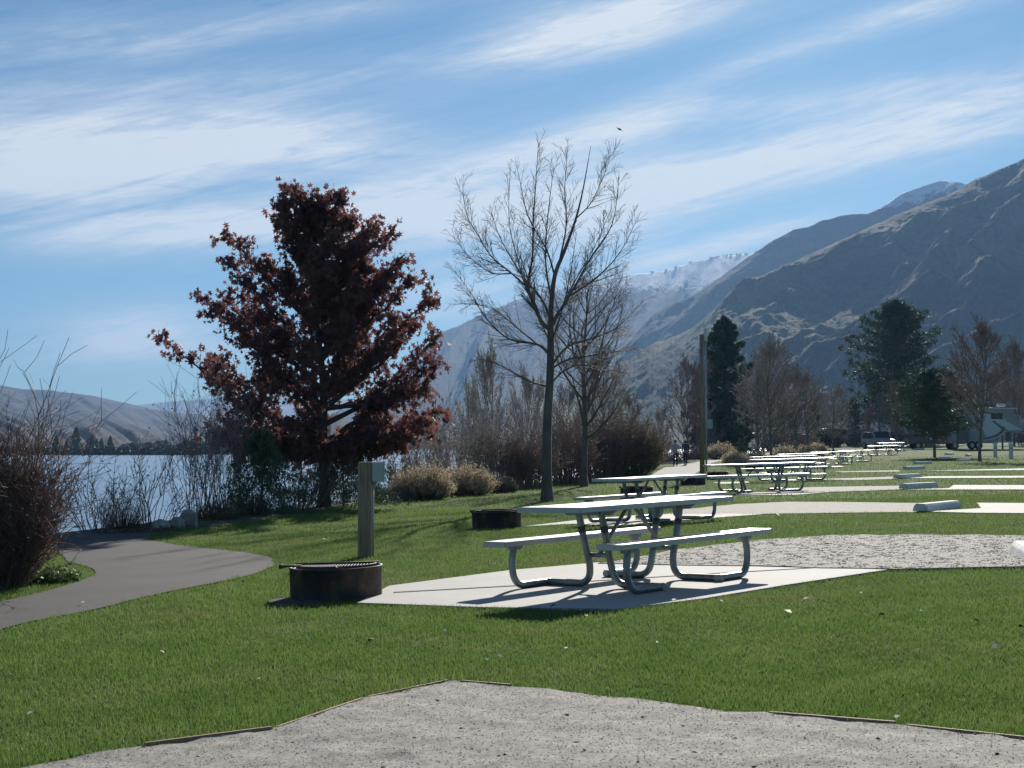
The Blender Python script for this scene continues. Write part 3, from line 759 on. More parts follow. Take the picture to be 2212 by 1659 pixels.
DIA = np.array([(0, -.5), (.28, 0), (0, .5), (-.28, 0)])
def tree_obj(name, loc, T, C, mt, mc, label, cat='tree', group=None, rz=0, scale=(1, 1, 1), extra=None):
    t = empty(name, loc, rz, scale)
    if T: V, Fc = tubes(T); link('trunk', npmesh('trunk', V, Fc, True), mt, t)
    cr = None
    if C: V, Fc = tubes(C); cr = link('crown', npmesh('crown', V, Fc, True), mc, t)
    if extra:
        for nm, V, Fc, m in extra: link(nm, npmesh(nm, V, Fc), m, t)
    tag(t, label, cat, group); return t
# ------------------------------------------------------------------ russet oak, limbs reach the outline seen in the photograph
def oak():
    base = G(700, 1096); D = base.y; k = D/F; r = np.random.default_rng(11)
    T = []; C = []; LP = []
    def loc(u, v, dy=0.): return Vector(((u-703)*k, dy, EYE+(HOR-v)*k-base.z))
    Htop = loc(700, 500).z
    main = limb(T, (0, 0, -.1), (0, 0, 1), Htop, .15, .035, 16, r, .03, .03)
    T[0] = (T[0][0], T[0][1], .24, .155)
    tips = [(642, 402, .1), (672, 425, .3), (736, 428, -.2), (800, 487, .3), (846, 505, -.4), (700, 470, .5), (610, 470, -.3), (885, 598, .3), (940, 634, -.3), (945, 716, .5), (955, 772, -.5), (956, 882, .3), (920, 905, -.7), (870, 935, .2),
            (490, 500, .2), (510, 570, -.4), (560, 560, .5), (447, 648, -.3), (470, 640, .4), (356, 732, .1), (440, 775, .6), (470, 800, -.5), (480, 905, .4), (465, 935, -.3), (545, 930, .2), (600, 960, -.4), (640, 975, .5), (700, 968, .8), (760, 975, -.6), (820, 960, .4), (505, 860, -.5), (900, 840, .2), (620, 590, 0), (800, 600, .6), (860, 690, -.8), (612, 440, -.3), (690, 445, .2), (752, 470, .4), (775, 545, -.2), (650, 520, .6), (520, 640, .3), (835, 590, -.3), (780, 640, -.6), (720, 520, -.5), (862, 560, .2), (932, 835, -.5), (905, 925, .5), (850, 950, -.3), (560, 955, .4), (495, 940, -.5), (700, 600, -.9), (650, 660, .9), (760, 720, 1.), (580, 740, -.9), (535, 700, -.7), (890, 700, .7)]
    for u, v, dd in tips: pass
    allt = [(loc(u, v, dd*1.6), 1.) for u, v, dd in tips]
    for _ in range(17):
        a = r.uniform(0, 6.28); z = r.uniform(loc(0, 930).z, loc(0, 560).z); rad = 2.9*(1-((z-loc(0, 850).z)/(loc(0, 430).z-loc(0, 850).z))**2*.75 if z > loc(0, 850).z else 1)*r.uniform(.55, .85)
        allt.append((Vector((math.cos(a)*rad*.85, math.sin(a)*rad, z)), .8))
    for tip, w in allt:
        hr = math.hypot(tip.x, tip.y); z0 = max(loc(0, 975).z, tip.z-hr*.75-.5 if tip.z > loc(0, 800).z else tip.z-hr*.25-.1); z0 = min(z0, Htop*.95)
        j = z0/Htop*16; i0 = min(15, max(0, int(j))); P0 = main[i0][0].copy()
        mid = P0.lerp(tip, .5)+Vector((0, 0, -.12*hr))+rv(r, .12)
        ps = [P0]+[((1-s)**2*P0+2*s*(1-s)*mid+s*s*tip)+rv(r, .035) for s in np.linspace(.1, 1, 10).tolist()]
        r0 = .05+.02*w
        for a in range(10):
            s0 = a/10; T.append((ps[a], ps[a+1], r0*(1-s0)+.008, r0*(1-s0-.1)+.008))
            if s0 < .22: continue
            e = (ps[a+1]-ps[a]).normalized()
            for _ in range(4 if s0 < .85 else 5):
                L2 = r.uniform(.30, .72)*(1.12-.38*s0); q0 = ps[a].lerp(ps[a+1], r.random())
                p2 = limb(C, q0, side(e, r.uniform(.5, 1.1), r), L2, .010, .005, 4, r, .16, .03)
                for q, d2, s2 in p2:
                    for _ in range(r.integers(2, 5)): LP.append(q+rv(r, .07)+Vector((0, 0, -.03)))
            for _ in range(5): LP.append(ps[a].lerp(ps[a+1], r.random())+rv(r, .08))
    V, Fc = leaves(np.array([tuple(p) for p in LP]), .168, r, jit=.5)
    t = tree_obj('oak_tree', (base.x, base.y, base.z), T, C, M['bark_dark'], M['bark_dark'], 'small oak still holding dark russet leaves, standing alone beside the asphalt path', 'tree', extra=[('foliage', V, Fc, M['oakleaf'])])
    return t
oak()
# ------------------------------------------------------------------ leafless trees near the path
def budded(T, C, tips, r, n=1, size=.035, keep=.6):
    P = [tuple(t[0]+rv(r, .02)) for t in tips if r.random() < keep for _ in range(n)]
    V, Fc = leaves(P, size, r, DIA, down=-.5); return V, Fc
b = G(1182, 1083)
def big_bare():
    """limbs traced against the tall leafless tree's fork pattern"""
    D = b.y; k = D/F; r = np.random.default_rng(5); T = []; C = []; tips = []
    def loc(u, v, dy=0.): return Vector(((u-1182)*k, dy, EYE+(HOR-v)*k-b.z))
    tr = [(1182, 1086, 0, .155), (1181, 1000, 0, .125), (1183, 900, 0, .115), (1188, 830, 0, .105), (1190, 760, 0, .095), (1190, 710, 0, .085), (1192, 650, 0, .065), (1200, 590, .05, .055), (1220, 540, .05, .045), (1245, 470, .1, .03), (1262, 400, .1, .018), (1278, 310, .1, .006)]
    P = catmull([loc(u, v, d) for u, v, d, _ in tr], 3); R = np.interp(np.linspace(0, 1, len(P)), np.linspace(0, 1, len(tr)), [x[3] for x in tr])
    for i in range(len(P)-1): T.append((P[i], P[i+1], R[i]*(1.25 if i == 0 else 1), R[i+1]))
    limbs = [[(1188, 712, 0, .06), (1170, 695, -.1, .055), (1155, 660, -.2, .05), (1140, 620, -.2, .035), (1150, 560, -.3, .028), (1152, 480, -.3, .02), (1158, 390, -.3, .012), (1163, 312, -.3, .005)],
             [(1140, 622, -.2, .03), (1105, 590, -.1, .024), (1060, 550, .1, .018), (1030, 500, .2, .013), (1006, 455, .3, .008), (998, 398, .3, .004)],
             [(1105, 590, -.1, .02), (1060, 585, .3, .015), (1010, 545, .5, .010), (975, 500, .6, .005)],
             [(1138, 630, -.2, .022), (1120, 560, .4, .016), (1100, 470, .6, .010), (1102, 355, .6, .005)],
             [(1191, 690, 0, .045), (1170, 640, .5, .03), (1125, 580, .9, .02), (1080, 500, 1.1, .012), (1060, 440, 1.2, .006)],
             [(1192, 650, 0, .035), (1180, 560, .4, .022), (1185, 460, .5, .014), (1198, 350, .5, .006)],
             [(1200, 600, 0, .030), (1180, 540, -.3, .02), (1140, 470, -.5, .014), (1120, 380, -.6, .006)],
             [(1210, 560, 0, .028), (1225, 480, .3, .018), (1222, 400, .4, .012), (1228, 318, .4, .005)],
             [(1190, 700, 0, .040), (1230, 640, -.3, .03), (1275, 560, -.5, .02), (1320, 490, -.6, .013), (1335, 390, -.7, .005)],
             [(1232, 640, -.3, .028), (1290, 600, -.3, .02), (1340, 545, -.3, .012), (1378, 470, -.3, .005)],
             [(1245, 470, 0, .02), (1280, 430, .3, .013), (1312, 360, .4, .006), (1324, 318, .4, .004)],
             [(1190, 715, 0, .032), (1215, 660, .6, .025), (1250, 590, 1.0, .018), (1290, 520, 1.2, .012), (1330, 430, 1.3, .005)],
             [(1188, 765, 0, .045), (1160, 745, -.3, .032), (1100, 735, -.5, .022), (1050, 690, -.6, .014), (1020, 640, -.6, .008), (985, 590, -.6, .004)],
             [(1160, 745, -.3, .025), (1110, 700, .3, .017), (1060, 660, .5, .010), (990, 650, .6, .005)],
             [(1190, 790, 0, .04), (1230, 745, .4, .03), (1290, 725, .6, .02), (1340, 700, .7, .012), (1400, 640, .8, .005)],
             [(1186, 800, 0, .03), (1225, 780, -.6, .022), (1290, 770, -.9, .014), (1360, 760, -1.0, .006)],
             [(1184, 835, 0, .03), (1140, 820, .5, .02), (1090, 790, .8, .012), (1040, 770, .9, .005)],
             [(1188, 830, 0, .03), (1220, 800, .2, .022), (1260, 790, -.4, .014), (1330, 810, -.5, .006)],
             [(1190, 740, 0, .03), (1175, 700, .9, .022), (1150, 640, 1.5, .014), (1130, 560, 1.8, .006)],
             [(1190, 740, 0, .03), (1205, 700, -.9, .022), (1225, 620, -1.5, .014), (1240, 520, -1.8, .006)]]
    for Lm in limbs:
        P = catmull([loc(u, v, d) for u, v, d, _ in Lm], 4); R = np.interp(np.linspace(0, 1, len(P)), np.linspace(0, 1, len(Lm)), [x[3] for x in Lm])
        n = len(P)-1
        for i in range(n):
            a = P[i]+(rv(r, .012) if i else Vector()); T.append((P[i], P[i+1], R[i], R[i+1])); s = (i+1)/n
            if s < .22: continue
            e = (P[i+1]-P[i]).normalized()
            for _ in range(3 if s < .75 else 2):
                L2 = (.70*(1.2-s)+.26)*r.uniform(.5, 1.2); p2 = limb(C, P[i].lerp(P[i+1], r.random()), side(e, r.uniform(.40, .68), r), L2, max(.005, R[i]*.40), .0035, 5, r, .035, .035)
                for q, e2, s2 in p2:
                    for _ in range(r.integers(0, 3) if s2 < .9 else 0):
                        L3 = r.uniform(.12, .34); p3 = limb(C, q, side(e2, r.uniform(.5, .85), r), L3, .0040, .0032, 2, r, .04, .02); tips.append(p3[-1])
                        if r.random() < .35: tips.append(limb(C, p3[0][0], side(e2, .8, r), L3*.5, .004, .0035, 1, r, .1, .1)[-1])
    V, Fc = budded(T, C, tips, r, 1, .026, .2)
    return tree_obj('bare_tree', tuple(b), T, C, M['bark'], M['twig'], 'tallest leafless tree with upswept twiggy crown behind the nearest picnic table', 'tree', 'leafless trees along the path', extra=[('bud', V, Fc, M['bud'])])
big_bare()
T, C, tips = bare_tree(21, 8.6, .13, .24, n1=26, fine=1.3, up=.05, rmin=.0048, wide=.40)
b2 = at(1262, 1040, 52); b2.z = gzf(b2.x, 52)
tree_obj('bare_tree', tuple(b2), T, C, M['bark'], M['twig'], 'second leafless tree with straight trunk, just right of and behind the tallest one', 'tree', 'leafless trees along the path', .6, (1.05, 1.05, .92))
# prototypes for farther trees
def proto_tree(seed, **kw):
    mt, mc = kw.pop('mt', M['bark_grey']), kw.pop('mc', M['twig_grey'])
    T, C, tips = bare_tree(seed, **kw)
    V, Fc = tubes(T); V2, F2 = tubes(C)
    return npmesh('trunk', V, Fc, True), npmesh('crown', V2, F2, True), mt, mc
PT = [proto_tree(31, H=9, n1=26, wide=.42, rmin=.014, fine=1.3, clear=.2, up=.05), proto_tree(32, H=9, n1=28, wide=.46, rmin=.015, fine=1.4, clear=.18, up=.03),
      proto_tree(33, H=9, n1=30, wide=.26, rmin=.015, fine=1.3, clear=.12, up=.10)]
def put_bare(u, D, vtop, wpx, which, label, mc=None, group=None, name='bare_tree'):
    p = at(u, 900, D); z = gzf(p.x, D); H = EYE+(HOR-vtop)*D/F-z
    t = empty(name, (p.x, D, z), random.uniform(0, 6.28)); w = wpx*D/F/(9*(.84 if which < 2 else .5)); t.scale = (w, w, H/9)
    tm, cm, mt, mcd = PT[which]
    link('trunk', tm, None, t)
    if not tm.materials: tm.materials.append(M['bark_grey'])
    m = mc or mcd; key = cm.name+m.name
    if key not in CM: c = cm.copy(); c.materials.clear(); c.materials.append(m); CM[key] = c
    link('crown', CM[key], None, t)
    tag(t, label, 'tree', group); return t
CM = {}
# conifers
def conifer_mesh(seed, H, R, n=60, droop=.25, per=46, size=.22, base=.06, round_=False, top=.02):
    r = np.random.default_rng(seed); T = []; P = []
    limb(T, (0, 0, -.1), (0, 0, 1), H, H*.018, H*.003, 8, r, .01, .01)
    for i in range(n):
        t = base+(1-base)*i/n; z = t*H; rad = R*((math.sin(math.pi*min(1, .12+.9*t))**.6) if round_ else (1-t)**.8)*r.uniform(.55, 1.1)+.1
        a = i*2.4+r.uniform(-.4, .4); d = Vector((math.cos(a), math.sin(a), (.25 if round_ else .1)))
        pts = limb(T, (0, 0, z), d, rad, H*.003, H*.001, 6, r, .05, -min(.07, droop*.12) if not round_ else .05)
        for q, e, s in pts:
            m = int(per*(.35+s)/3)
            for _ in range(m):
                w = Vector((-e.y, e.x, 0)).normalized()
                P.append(q+w*r.normal(0, .13*rad*(1.25-s))+Vector((0, 0, -abs(r.normal(0, droop*.22*R*.5))))+rv(r, .03*R))
    V, Fc = leaves(P, size, r, TRI*np.array([2.2, 1]), down=droop*1.6)
    return T, V, Fc
def put_conifer(u, D, vtop, wpx, seed, label, mat='needle', round_=False, droop=.25, n=60, per=46, rel=.05, group=None, vbase=None, name='conifer', base=.06):
    p = at(u, 900, D) if vbase is None else G(u, vbase)
    if vbase is None: p.z = gzf(p.x, D)
    D = p.y; H = EYE+(HOR-vtop)*D/F-p.z; R = wpx*D/F/2
    T, V, Fc = conifer_mesh(seed, H, R, n, droop, per, max(rel*H*.5, .06), base, round_)
    t = empty(name, tuple(p)); Vt, Ft = tubes(T); link('trunk', npmesh('trunk', Vt, Ft, True), M['bark'], t); link('foliage', npmesh('foliage', V, Fc), M[mat], t)
    tag(t, label, 'tree', group); return t
put_conifer(1532, 158, 782, 120, 51, 'dark ragged conifer clump left of the light pole', 'needle', True, .12, n=90, per=90, rel=.06, base=.02)
put_conifer(1566, 150, 686, 155, 41, 'tall dark conifer right behind the light pole', 'needle', True, .12, n=110, per=110, rel=.05, base=.02)
put_conifer(1935, 190, 652, 235, 42, 'tallest pine with a broad ragged crown, left of the trailer', 'needle_pine', True, .12, 150, 110, .035, base=.12)
put_conifer(2018, 108, 800, 200, 43, 'dark rounded conifer on a bare trunk in front of the trailer', 'needle', True, .12, 130, 110, .05, base=.20)
put_conifer(1846, 175, 858, 64, 44, 'narrow dark conifer beside the columnar tree', n=50, per=50, rel=.06)
put_conifer(1690, 160, 870, 110, 45, 'low dark conifer seen between the slender bare trunks', n=50, per=50, rel=.07)
put_conifer(1760, 165, 872, 120, 46, 'low dark conifer right of the slender bare trunks', n=50, per=50, rel=.07)
put_conifer(1602, 118, 935, 30, 47, 'small green conifer by the pale path, right of the pole', 'needle_pine', n=40, per=40, rel=.10)
# conifers by the water near the oak
put_conifer(565, 38, 925, 260, 48, 'drooping spruce left of the oak trunk at the water edge', n=52, per=120, droop=.8, rel=.045, vbase=1112)
put_conifer(742, 42, 930, 330, 49, 'low drooping spruce spreading right of the oak trunk', n=56, per=150, droop=.8, rel=.045, vbase=1094)
put_conifer(880, 52, 985, 70, 50, 'small ragged conifer between the oak and the tan shrubs', n=40, per=40, droop=.5, rel=.05, vbase=1062)
# leafless trees
g1 = 'bare trees behind the tables'
put_bare(1637, 100, 748, 170, 0, 'bare tree with grey twigs, left one of the three slender trunks', None, g1)
put_bare(1650, 108, 770, 120, 1, 'bare tree, middle one of the three slender trunks', M['twig_red'], g1)
put_bare(1665, 96, 728, 180, 1, 'bare tree, right and thickest of the three slender trunks', None, g1)
put_bare(1722, 112, 790, 130, 0, 'bare tree beyond the tan mounded shrub', M['twig_red'], g1)
put_bare(1746, 118, 800, 130, 1, 'bare tree with one low pale crooked branch', None, g1)
put_bare(1799, 128, 832, 120, 0, 'bare tree above the end of the pale path', None, g1)
put_bare(2115, 88, 690, 215, 1, 'bare tree with reddish twigs standing before the trailer', M['twig_red'], g1)
put_bare(2050, 150, 800, 110, 0, 'bare grey tree behind the dark rounded conifer', M['twig_red'], g1)
put_bare(1871, 160, 868, 34, 2, 'narrow columnar brown tree', M['twig_red'], g1)
put_bare(1938, 150, 806, 62, 2, 'slim orange-brown tree left of the rounded conifer', M['twig_red'], g1)
put_bare(1965, 165, 860, 60, 0, 'small bare tree left of the dark pickup', None, g1)
put_bare(2190, 165, 735, 150, 1, 'bare reddish tree behind the trailer roof', M['twig_red'], g1)
put_bare(2240, 140, 750, 130, 0, 'bare tree cut by the right frame edge', M['twig_red'], g1)
put_bare(1480, 125, 772, 150, 1, 'dark rounded leafless tree left of the light pole', M['twig_red'], g1)
put_bare(1432, 125, 880, 80, 0, 'grey leafless thicket tree behind the olive shrub', None, g1)
put_bare(1060, 78, 742, 150, 1, 'pale leafless cottonwood left of the tallest bare tree', M['twig_pale'], g1)
put_bare(1010, 70, 820, 100, 0, 'smaller pale cottonwood close to the oak crown', M['twig_pale'], g1)
put_bare(1130, 80, 800, 130, 1, 'grey leafless tree behind the tallest tree trunk', None, g1)
put_bare(1210, 72, 830, 150, 0, 'grey leafless tree between the two straight trunks', None, g1)
put_bare(1310, 85, 760, 170, 1, 'grey leafless tree right of the second straight trunk', None, g1)
put_bare(1370, 95, 850, 110, 0, 'low grey leafless tree above the olive shrub', M['twig_red'], g1)
put_bare(945, 58, 890, 80, 0, 'thin pale waterside tree by the oak edge', M['twig_pale'], g1)
for i, (u, D, vt, w, k) in enumerate([(1540, 170, 850, 120, 0), (1600, 180, 860, 120, 1), (1780, 185, 850, 120, 0), (1830, 190, 870, 90, 1), (1900, 185, 850, 120, 0), (1985, 190, 845, 110, 1), (2090, 195, 830, 140, 0), (2150, 180, 800, 150, 1), (2215, 190, 800, 150, 0), (1700, 190, 860, 120, 1), (2010, 175, 880, 90, 0), (1860, 200, 890, 90, 1), (1650, 150, 880, 100, 0), (1530, 140, 890, 90, 1)]):
    put_bare(u, D, vt, w, k, 'hazy brown leafless tree in the far belt behind the campsites', M['twig_red'] if i % 2 else None, 'far belt of leafless trees')
# ------------------------------------------------------------------ shrubs
def shrub(u, v, wpx, hpx, n, label, mstem, mleaf=None, nleaf=0, leafsize=.05, r_=.006, lean=.5, segn=4, twigs=2, seed=0, D=None, name='shrub', cat='shrub', group=None, wob=.12, trop=.06, shape=None, leafdown=0., tipfrac=.5, leafname='foliage', hvar=(.55, 1.05), depth=.8, corner=1.):
    r = np.random.default_rng(seed+100)
    p = G(u, v) if D is None else Vector((at(u, v, D).x, D, gzf(at(u, v, D).x, D)))
    k = p.y/F; W = wpx*k/2; H = hpx*k; S_ = []; LP = []
    for _ in range(n):
        a = r.uniform(0, 6.283); q = math.sqrt(r.random()); bx, by = math.cos(a)*q*W*.62, math.sin(a)*q*W*.62*depth
        d = Vector((math.cos(a)*q*lean+r.normal(0, .12), math.sin(a)*q*lean*depth+r.normal(0, .12), 1))
        L = H*r.uniform(*hvar)*(1.05-.45*q**2*corner)
        z0 = gzf(p.x+bx, p.y+by)-p.z; pts = limb(S_, (bx, by, z0-.05), d, L, r_, r_*.45, segn, r, wob, trop)
        for q_, e, s in pts:
            if s < .3: continue
            for _ in range(twigs): 
                p2 = limb(S_, q_, side(e, r.uniform(.4, .9), r), L*.22*r.uniform(.5, 1.3), r_*.5, r_*.35, 2, r, .15, trop)
                if s >= tipfrac: LP += [p2[-1][0], p2[0][0]]
            if s >= tipfrac: LP.append(q_)
    V, Fc = tubes(S_); t = empty(name, tuple(p)); link('stems', npmesh('stems', V, Fc, True), M[mstem], t)
    if mleaf:
        LP = np.array([tuple(x) for x in LP]); idx = r.integers(0, len(LP), nleaf); P = LP[idx]+r.normal(0, leafsize*.8, (nleaf, 3))
        V, Fc = leaves(P, leafsize, r, DIA if shape is None else shape, leafdown); link(leafname, npmesh(leafname, V, Fc), M[mleaf], t)
    tag(t, label, cat, group); return t
# big red-brown bush on the left
M['redbush'] = simple('redbrown_stem', (.25, .155, .125), (.10, .066, .058), 6, .8, mode='World')
M['redbush_leaf'] = simple('withered_leaf', (.28, .185, .135), (.12, .08, .062), 8, .8, mode='World', trans=.15)
bb = shrub(-28, 1268, 225, 350, 950, 'dense red-brown leafless bush filling the left frame edge', 'redbush', 'redbush_leaf', 7500, .030, .0065, .34, 6, 3, 1, D=15.6, name='bush', cat='bush', wob=.16, trop=.05, tipfrac=.0, hvar=(.45, 1.0), leafdown=.3)
bb2 = shrub(-30, 1262, 150, 540, 30, 'tall thin arching stems rising behind the left bush', 'twig', None, 0, .03, .008, .35, 9, 2, 2, D=17.0, name='bush', cat='bush', wob=.10, trop=.03, hvar=(.7, 1.05))
shrub(95, 1278, 190, 40, 260, 'low green weeds at the foot of the left bush', 'ivy', 'ivy', 1500, .05, .004, .9, 3, 1, 3, D=16.2, name='weeds', cat='weeds', tipfrac=.2)
# waterside brush
gs = 'waterside brush along the bank'
shrub(205, 1148, 130, 190, 26, 'sparse leafless brush just right of the left bush', 'twig', 'redbush_leaf', 160, .05, .010, .9, 7, 2, 4, D=28, cat='brush', group=gs, wob=.16)
shrub(330, 1144, 120, 200, 22, 'sparse leafless brush over the water behind the boulders', 'twig_red', 'redbush_leaf', 150, .05, .010, .9, 7, 2, 5, D=29.5, cat='brush', group=gs, wob=.16)
shrub(262, 1146, 90, 95, 500, 'round pale dry grass tuft on the bank', 'drygrass', None, 0, .03, .003, .9, 3, 0, 6, D=29, name='grass_tuft', cat='grass tuft', group=gs)
shrub(430, 1136, 110, 320, 38, 'upright leafless willow left of the drooping spruce', 'twig_red', 'redbush_leaf', 260, .05, .009, .35, 8, 2, 7, D=33, cat='shrub', group=gs, wob=.10)
shrub(492, 1128, 110, 330, 38, 'tall leafless willow overlapping the drooping spruce', 'twig_red', 'redbush_leaf', 220, .05, .009, .3, 8, 2, 8, D=34.5, cat='shrub', group=gs, wob=.10)
shrub(640, 1112, 130, 150, 40, 'arching leafless brush between spruce and oak trunk', 'twig', 'redbush_leaf', 150, .05, .012, 1.2, 7, 2, 9, D=37, cat='brush', group=gs)
shrub(470, 1130, 110, 62, 700, 'tan dry grass under the willows', 'drygrass', None, 0, .03, .004, .8, 3, 0, 10, D=32, name='grass_tuft', cat='grass tuft', group=gs)
shrub(545, 1120, 90, 60, 600, 'tan dry grass at the foot of the drooping spruce', 'drygrass', None, 0, .03, .004, .8, 3, 0, 11, D=34, name='grass_tuft', cat='grass tuft', group=gs)
shrub(300, 1148, 300, 16, 700, 'low dead grass along the path edge by the water', 'drygrass', 'darkleaf', 500, .04, .004, .8, 2, 0, 12, D=27.2, name='grass_tuft', cat='grass tuft', group=gs, depth=.25)
shrub(423, 1140, 10, 66, 1, 'short thin pale stake-like stem beside the largest boulder', 'twig_pale', None, 0, .03, .022, .02, 1, 0, 13, D=28, cat='shrub', group=gs, wob=.02)
shrub(900, 1072, 120, 160, 45, 'leafless brush rising behind the tan rabbitbrush', 'twig_grey', 'redbush_leaf', 700, .06, .014, .8, 7, 3, 14, D=47, cat='brush', group=gs)
shrub(845, 1078, 110, 140, 30, 'dark arching brush right of the electrical post', 'twig_red', 'redbush_leaf', 300, .06, .014, 1., 7, 2, 15, D=44, cat='brush', group=gs)
shrub(1000, 1064, 150, 190, 80, 'grey pale-budded brush above the rabbitbrush', 'twig_pale', 'greyshrub', 1500, .07, .014, .7, 7, 3, 16, D=52, cat='brush', group=gs)
shrub(1080, 1058, 120, 150, 90, 'grey bushy scrub left of the tallest tree trunk', 'twig_grey', 'greyshrub', 1500, .08, .014, .7, 6, 3, 17, D=52, cat='brush', group=gs)
shrub(1140, 1054, 110, 120, 150, 'dense dark scrub touching the tallest tree trunk', 'twig_red', 'redbush_leaf', 2500, .07, .014, .6, 6, 3, 18, D=52, cat='bush', group=gs)
shrub(1222, 1048, 120, 150, 170, 'dense dark red scrub between the two straight trunks', 'twig_red', 'redbush_leaf', 3200, .08, .016, .6, 6, 3, 19, D=57, cat='bush', group=gs)
shrub(1300, 1043, 120, 150, 170, 'dense dark scrub right behind the second straight trunk', 'twig_red', 'redbush_leaf', 3200, .08, .016, .6, 6, 3, 20, D=61, cat='bush', group=gs)
shrub(1356, 1036, 128, 128, 420, 'large rounded olive shrub at the bend of the pale path', 'sage', 'olive', 9000, .08, .012, .7, 5, 3, 21, D=62, cat='shrub', wob=.1, tipfrac=.2, hvar=(.75, 1.))
for i, (u, v, w, h, D, lb) in enumerate([(912, 1074, 125, 68, 42, 'mounded tan rabbitbrush, larger left one beside the lawn'), (1005, 1066, 125, 58, 45, 'mounded tan rabbitbrush, right one beside the lawn'),
        (1694, 975, 52, 34, 98, 'round tan shrub right of the three slender trunks'), (1738, 968, 40, 26, 112, 'small tan shrub near the end of the pale path'), (1765, 962, 40, 24, 125, 'farthest tan shrub at the end of the pale path'),
        (1590, 988, 56, 30, 92, 'grey-tan shrub along the pale path, right of the pole'), (1497, 992, 60, 36, 122, 'tan shrub behind the walking pair'), (1556, 988, 60, 32, 118, 'grey-tan shrub close right of the light pole'), (1632, 982, 60, 26, 96, 'low tan shrub at the three slender trunks')]):
    sz = .05 if D < 60 else .12
    shrub(u, v, w, h, 700 if D < 60 else 300, lb, 'sage', 'tan', 9000 if D < 60 else 2600, sz, .006 if D < 60 else .012, .9, 4, 2, 40+i, D=D, name='rabbitbrush', cat='shrub', group='tan rabbitbrush mounds along the path', tipfrac=.70, leafname='flower_heads', hvar=(.60, 1.12), trop=.03, wob=.13, leafdown=-.5, shape=TRI*np.array([1.6, 1.3]))
shrub(845, 1080, 130, 36, 350, 'low grey scrub left of the tan rabbitbrush', 'greyshrub', 'greyshrub', 2500, .05, .006, .9, 4, 2, 60, D=41, cat='shrub', group=gs)
shrub(1080, 1058, 90, 36, 350, 'low grey scrub right of the tan rabbitbrush', 'greyshrub', 'greyshrub', 2500, .05, .006, .9, 4, 2, 61, D=47, cat='shrub', group=gs)
for i, (u, v, w, h, D) in enumerate([(1415, 1004, 60, 90, 116), (1462, 1000, 70, 80, 122), (1505, 996, 60, 70, 126), (1392, 1014, 60, 70, 90), (1450, 985, 90, 90, 125), (1500, 975, 90, 70, 135), (1545, 970, 90, 60, 140), (1600, 965, 100, 60, 145), (1660, 962, 100, 55, 150), (1720, 960, 90, 50, 155), (1790, 958, 90, 40, 165), (1860, 958, 90, 40, 170), (1930, 960, 90, 40, 170), (2000, 960, 90, 36, 175), (2230, 960, 90, 46, 160)]):
    shrub(u, v, w, h, 150, 'dull brown scrub under the far belt of trees', 'twig_grey' if i % 2 else 'twig_red', 'greyshrub' if i % 3 else 'redbush_leaf', 1800, .18, .022, .8, 5, 2, 70+i, D=D, cat='scrub', group='scrub under the far belt')
# ------------------------------------------------------------------ far shore
def far_conifer(u, D, h, w, seed, label, tall=True, mat='needle'):
    p = at(u, 990, D); z = WATER-.2+max(0, (D-520)*.0009)
    r = np.random.default_rng(seed); P = []
    for _ in range(420):
        t = r.random(); R = w/2*((1-t)**.7 if tall else math.sin(math.pi*min(1, .15+.85*t))**.6); a = r.uniform(0, 6.28); q = math.sqrt(r.random())
        P.append((math.cos(a)*R*q, math.sin(a)*R*q, h*(.06+.94*t)))
    V, Fc = leaves(P, w*.30 if not tall else h*.13, r, DIA, .4)
    t = empty('far_tree', (p.x, D, z)); T = []; limb(T, (0, 0, -.3), (0, 0, 1), h*.6, .3, .08, 3, r, .01, 0)
    Vt, Ft = tubes(T); link('trunk', npmesh('trunk', Vt, Ft), M['bark'], t); link('crown', npmesh('crown', V, Fc), M[mat], t)
    tag(t, label, 'tree', 'trees on the far shore')
for i, (u, h) in enumerate([(88, 3), (107, 4), (121, 10), (133, 4.5), (143, 7.5), (150, 5), (164, 14), (176, 5), (190, 8), (199, 9.5), (208, 8), (219, 8.5), (228, 5), (238, 9.5), (248, 4), (262, 4)]):
    far_conifer(u, 545+(i*37 % 30), h*.72, max(3, h*.42), i, 'tiny dark conifer on the far shore left of the oak')
for i in range(34):
    u = 268+i*7.2+random.uniform(-3, 3); far_conifer(u, 545+(i*53 % 50), random.uniform(2.5, 5.0), random.uniform(4, 7), 100+i, 'tiny bare rounded tree on the far shore left of the oak', False, 'greyshrub' if i % 3 else 'twig_grey')
M['shore'] = simple('shore_scrub', (.07, .055, .05), (.035, .03, .028), .05, .9, mode='World')
b = MB()
r = np.random.default_rng(3)
V = []; Fc = []
P = []
for i in range(5200):
    u = r.uniform(-120, 900); D = r.uniform(528, 545) if u < 430 else r.uniform(900, 960); p = at(u, 985, D); P.append((p.x, D, WATER+r.uniform(0, 1.9)))
V, Fc = leaves(P, 2.6, r, DIA*np.array([1.6, .6]), 0)
tag(link('shore_scrub', npmesh('shore_scrub', V, Fc), M['shore']), 'low brown scrub lining the far shore', 'scrub', kind='stuff')
# ridge pines on the snowy mountain
for i, u in enumerate([1408, 1440, 1460, 1492, 1535, 1541, 1547, 1552, 1562, 1570, 1580, 1592, 1598, 1612, 1632]):
    v = np.interp(u, [1400, 1440, 1500, 1560, 1620, 1640], [592, 586, 567, 555, 550, 546]); p = at(u, v, 4490)
    r = np.random.default_rng(i); P = [(r.normal(0, 2.2), r.normal(0, 2.2), 11*r.random()**1.2) for _ in range(40)]
    V, Fc = leaves(P, 5, r, DIA, 0); o = link('ridge_tree', npmesh('ridge_tree', V, Fc), M['needle']); o.location = (p.x, p.y, p.z-5)
    tag(o, 'speck-sized pine on the skyline of the snowy mountain', 'tree', 'pines on the snowy skyline')
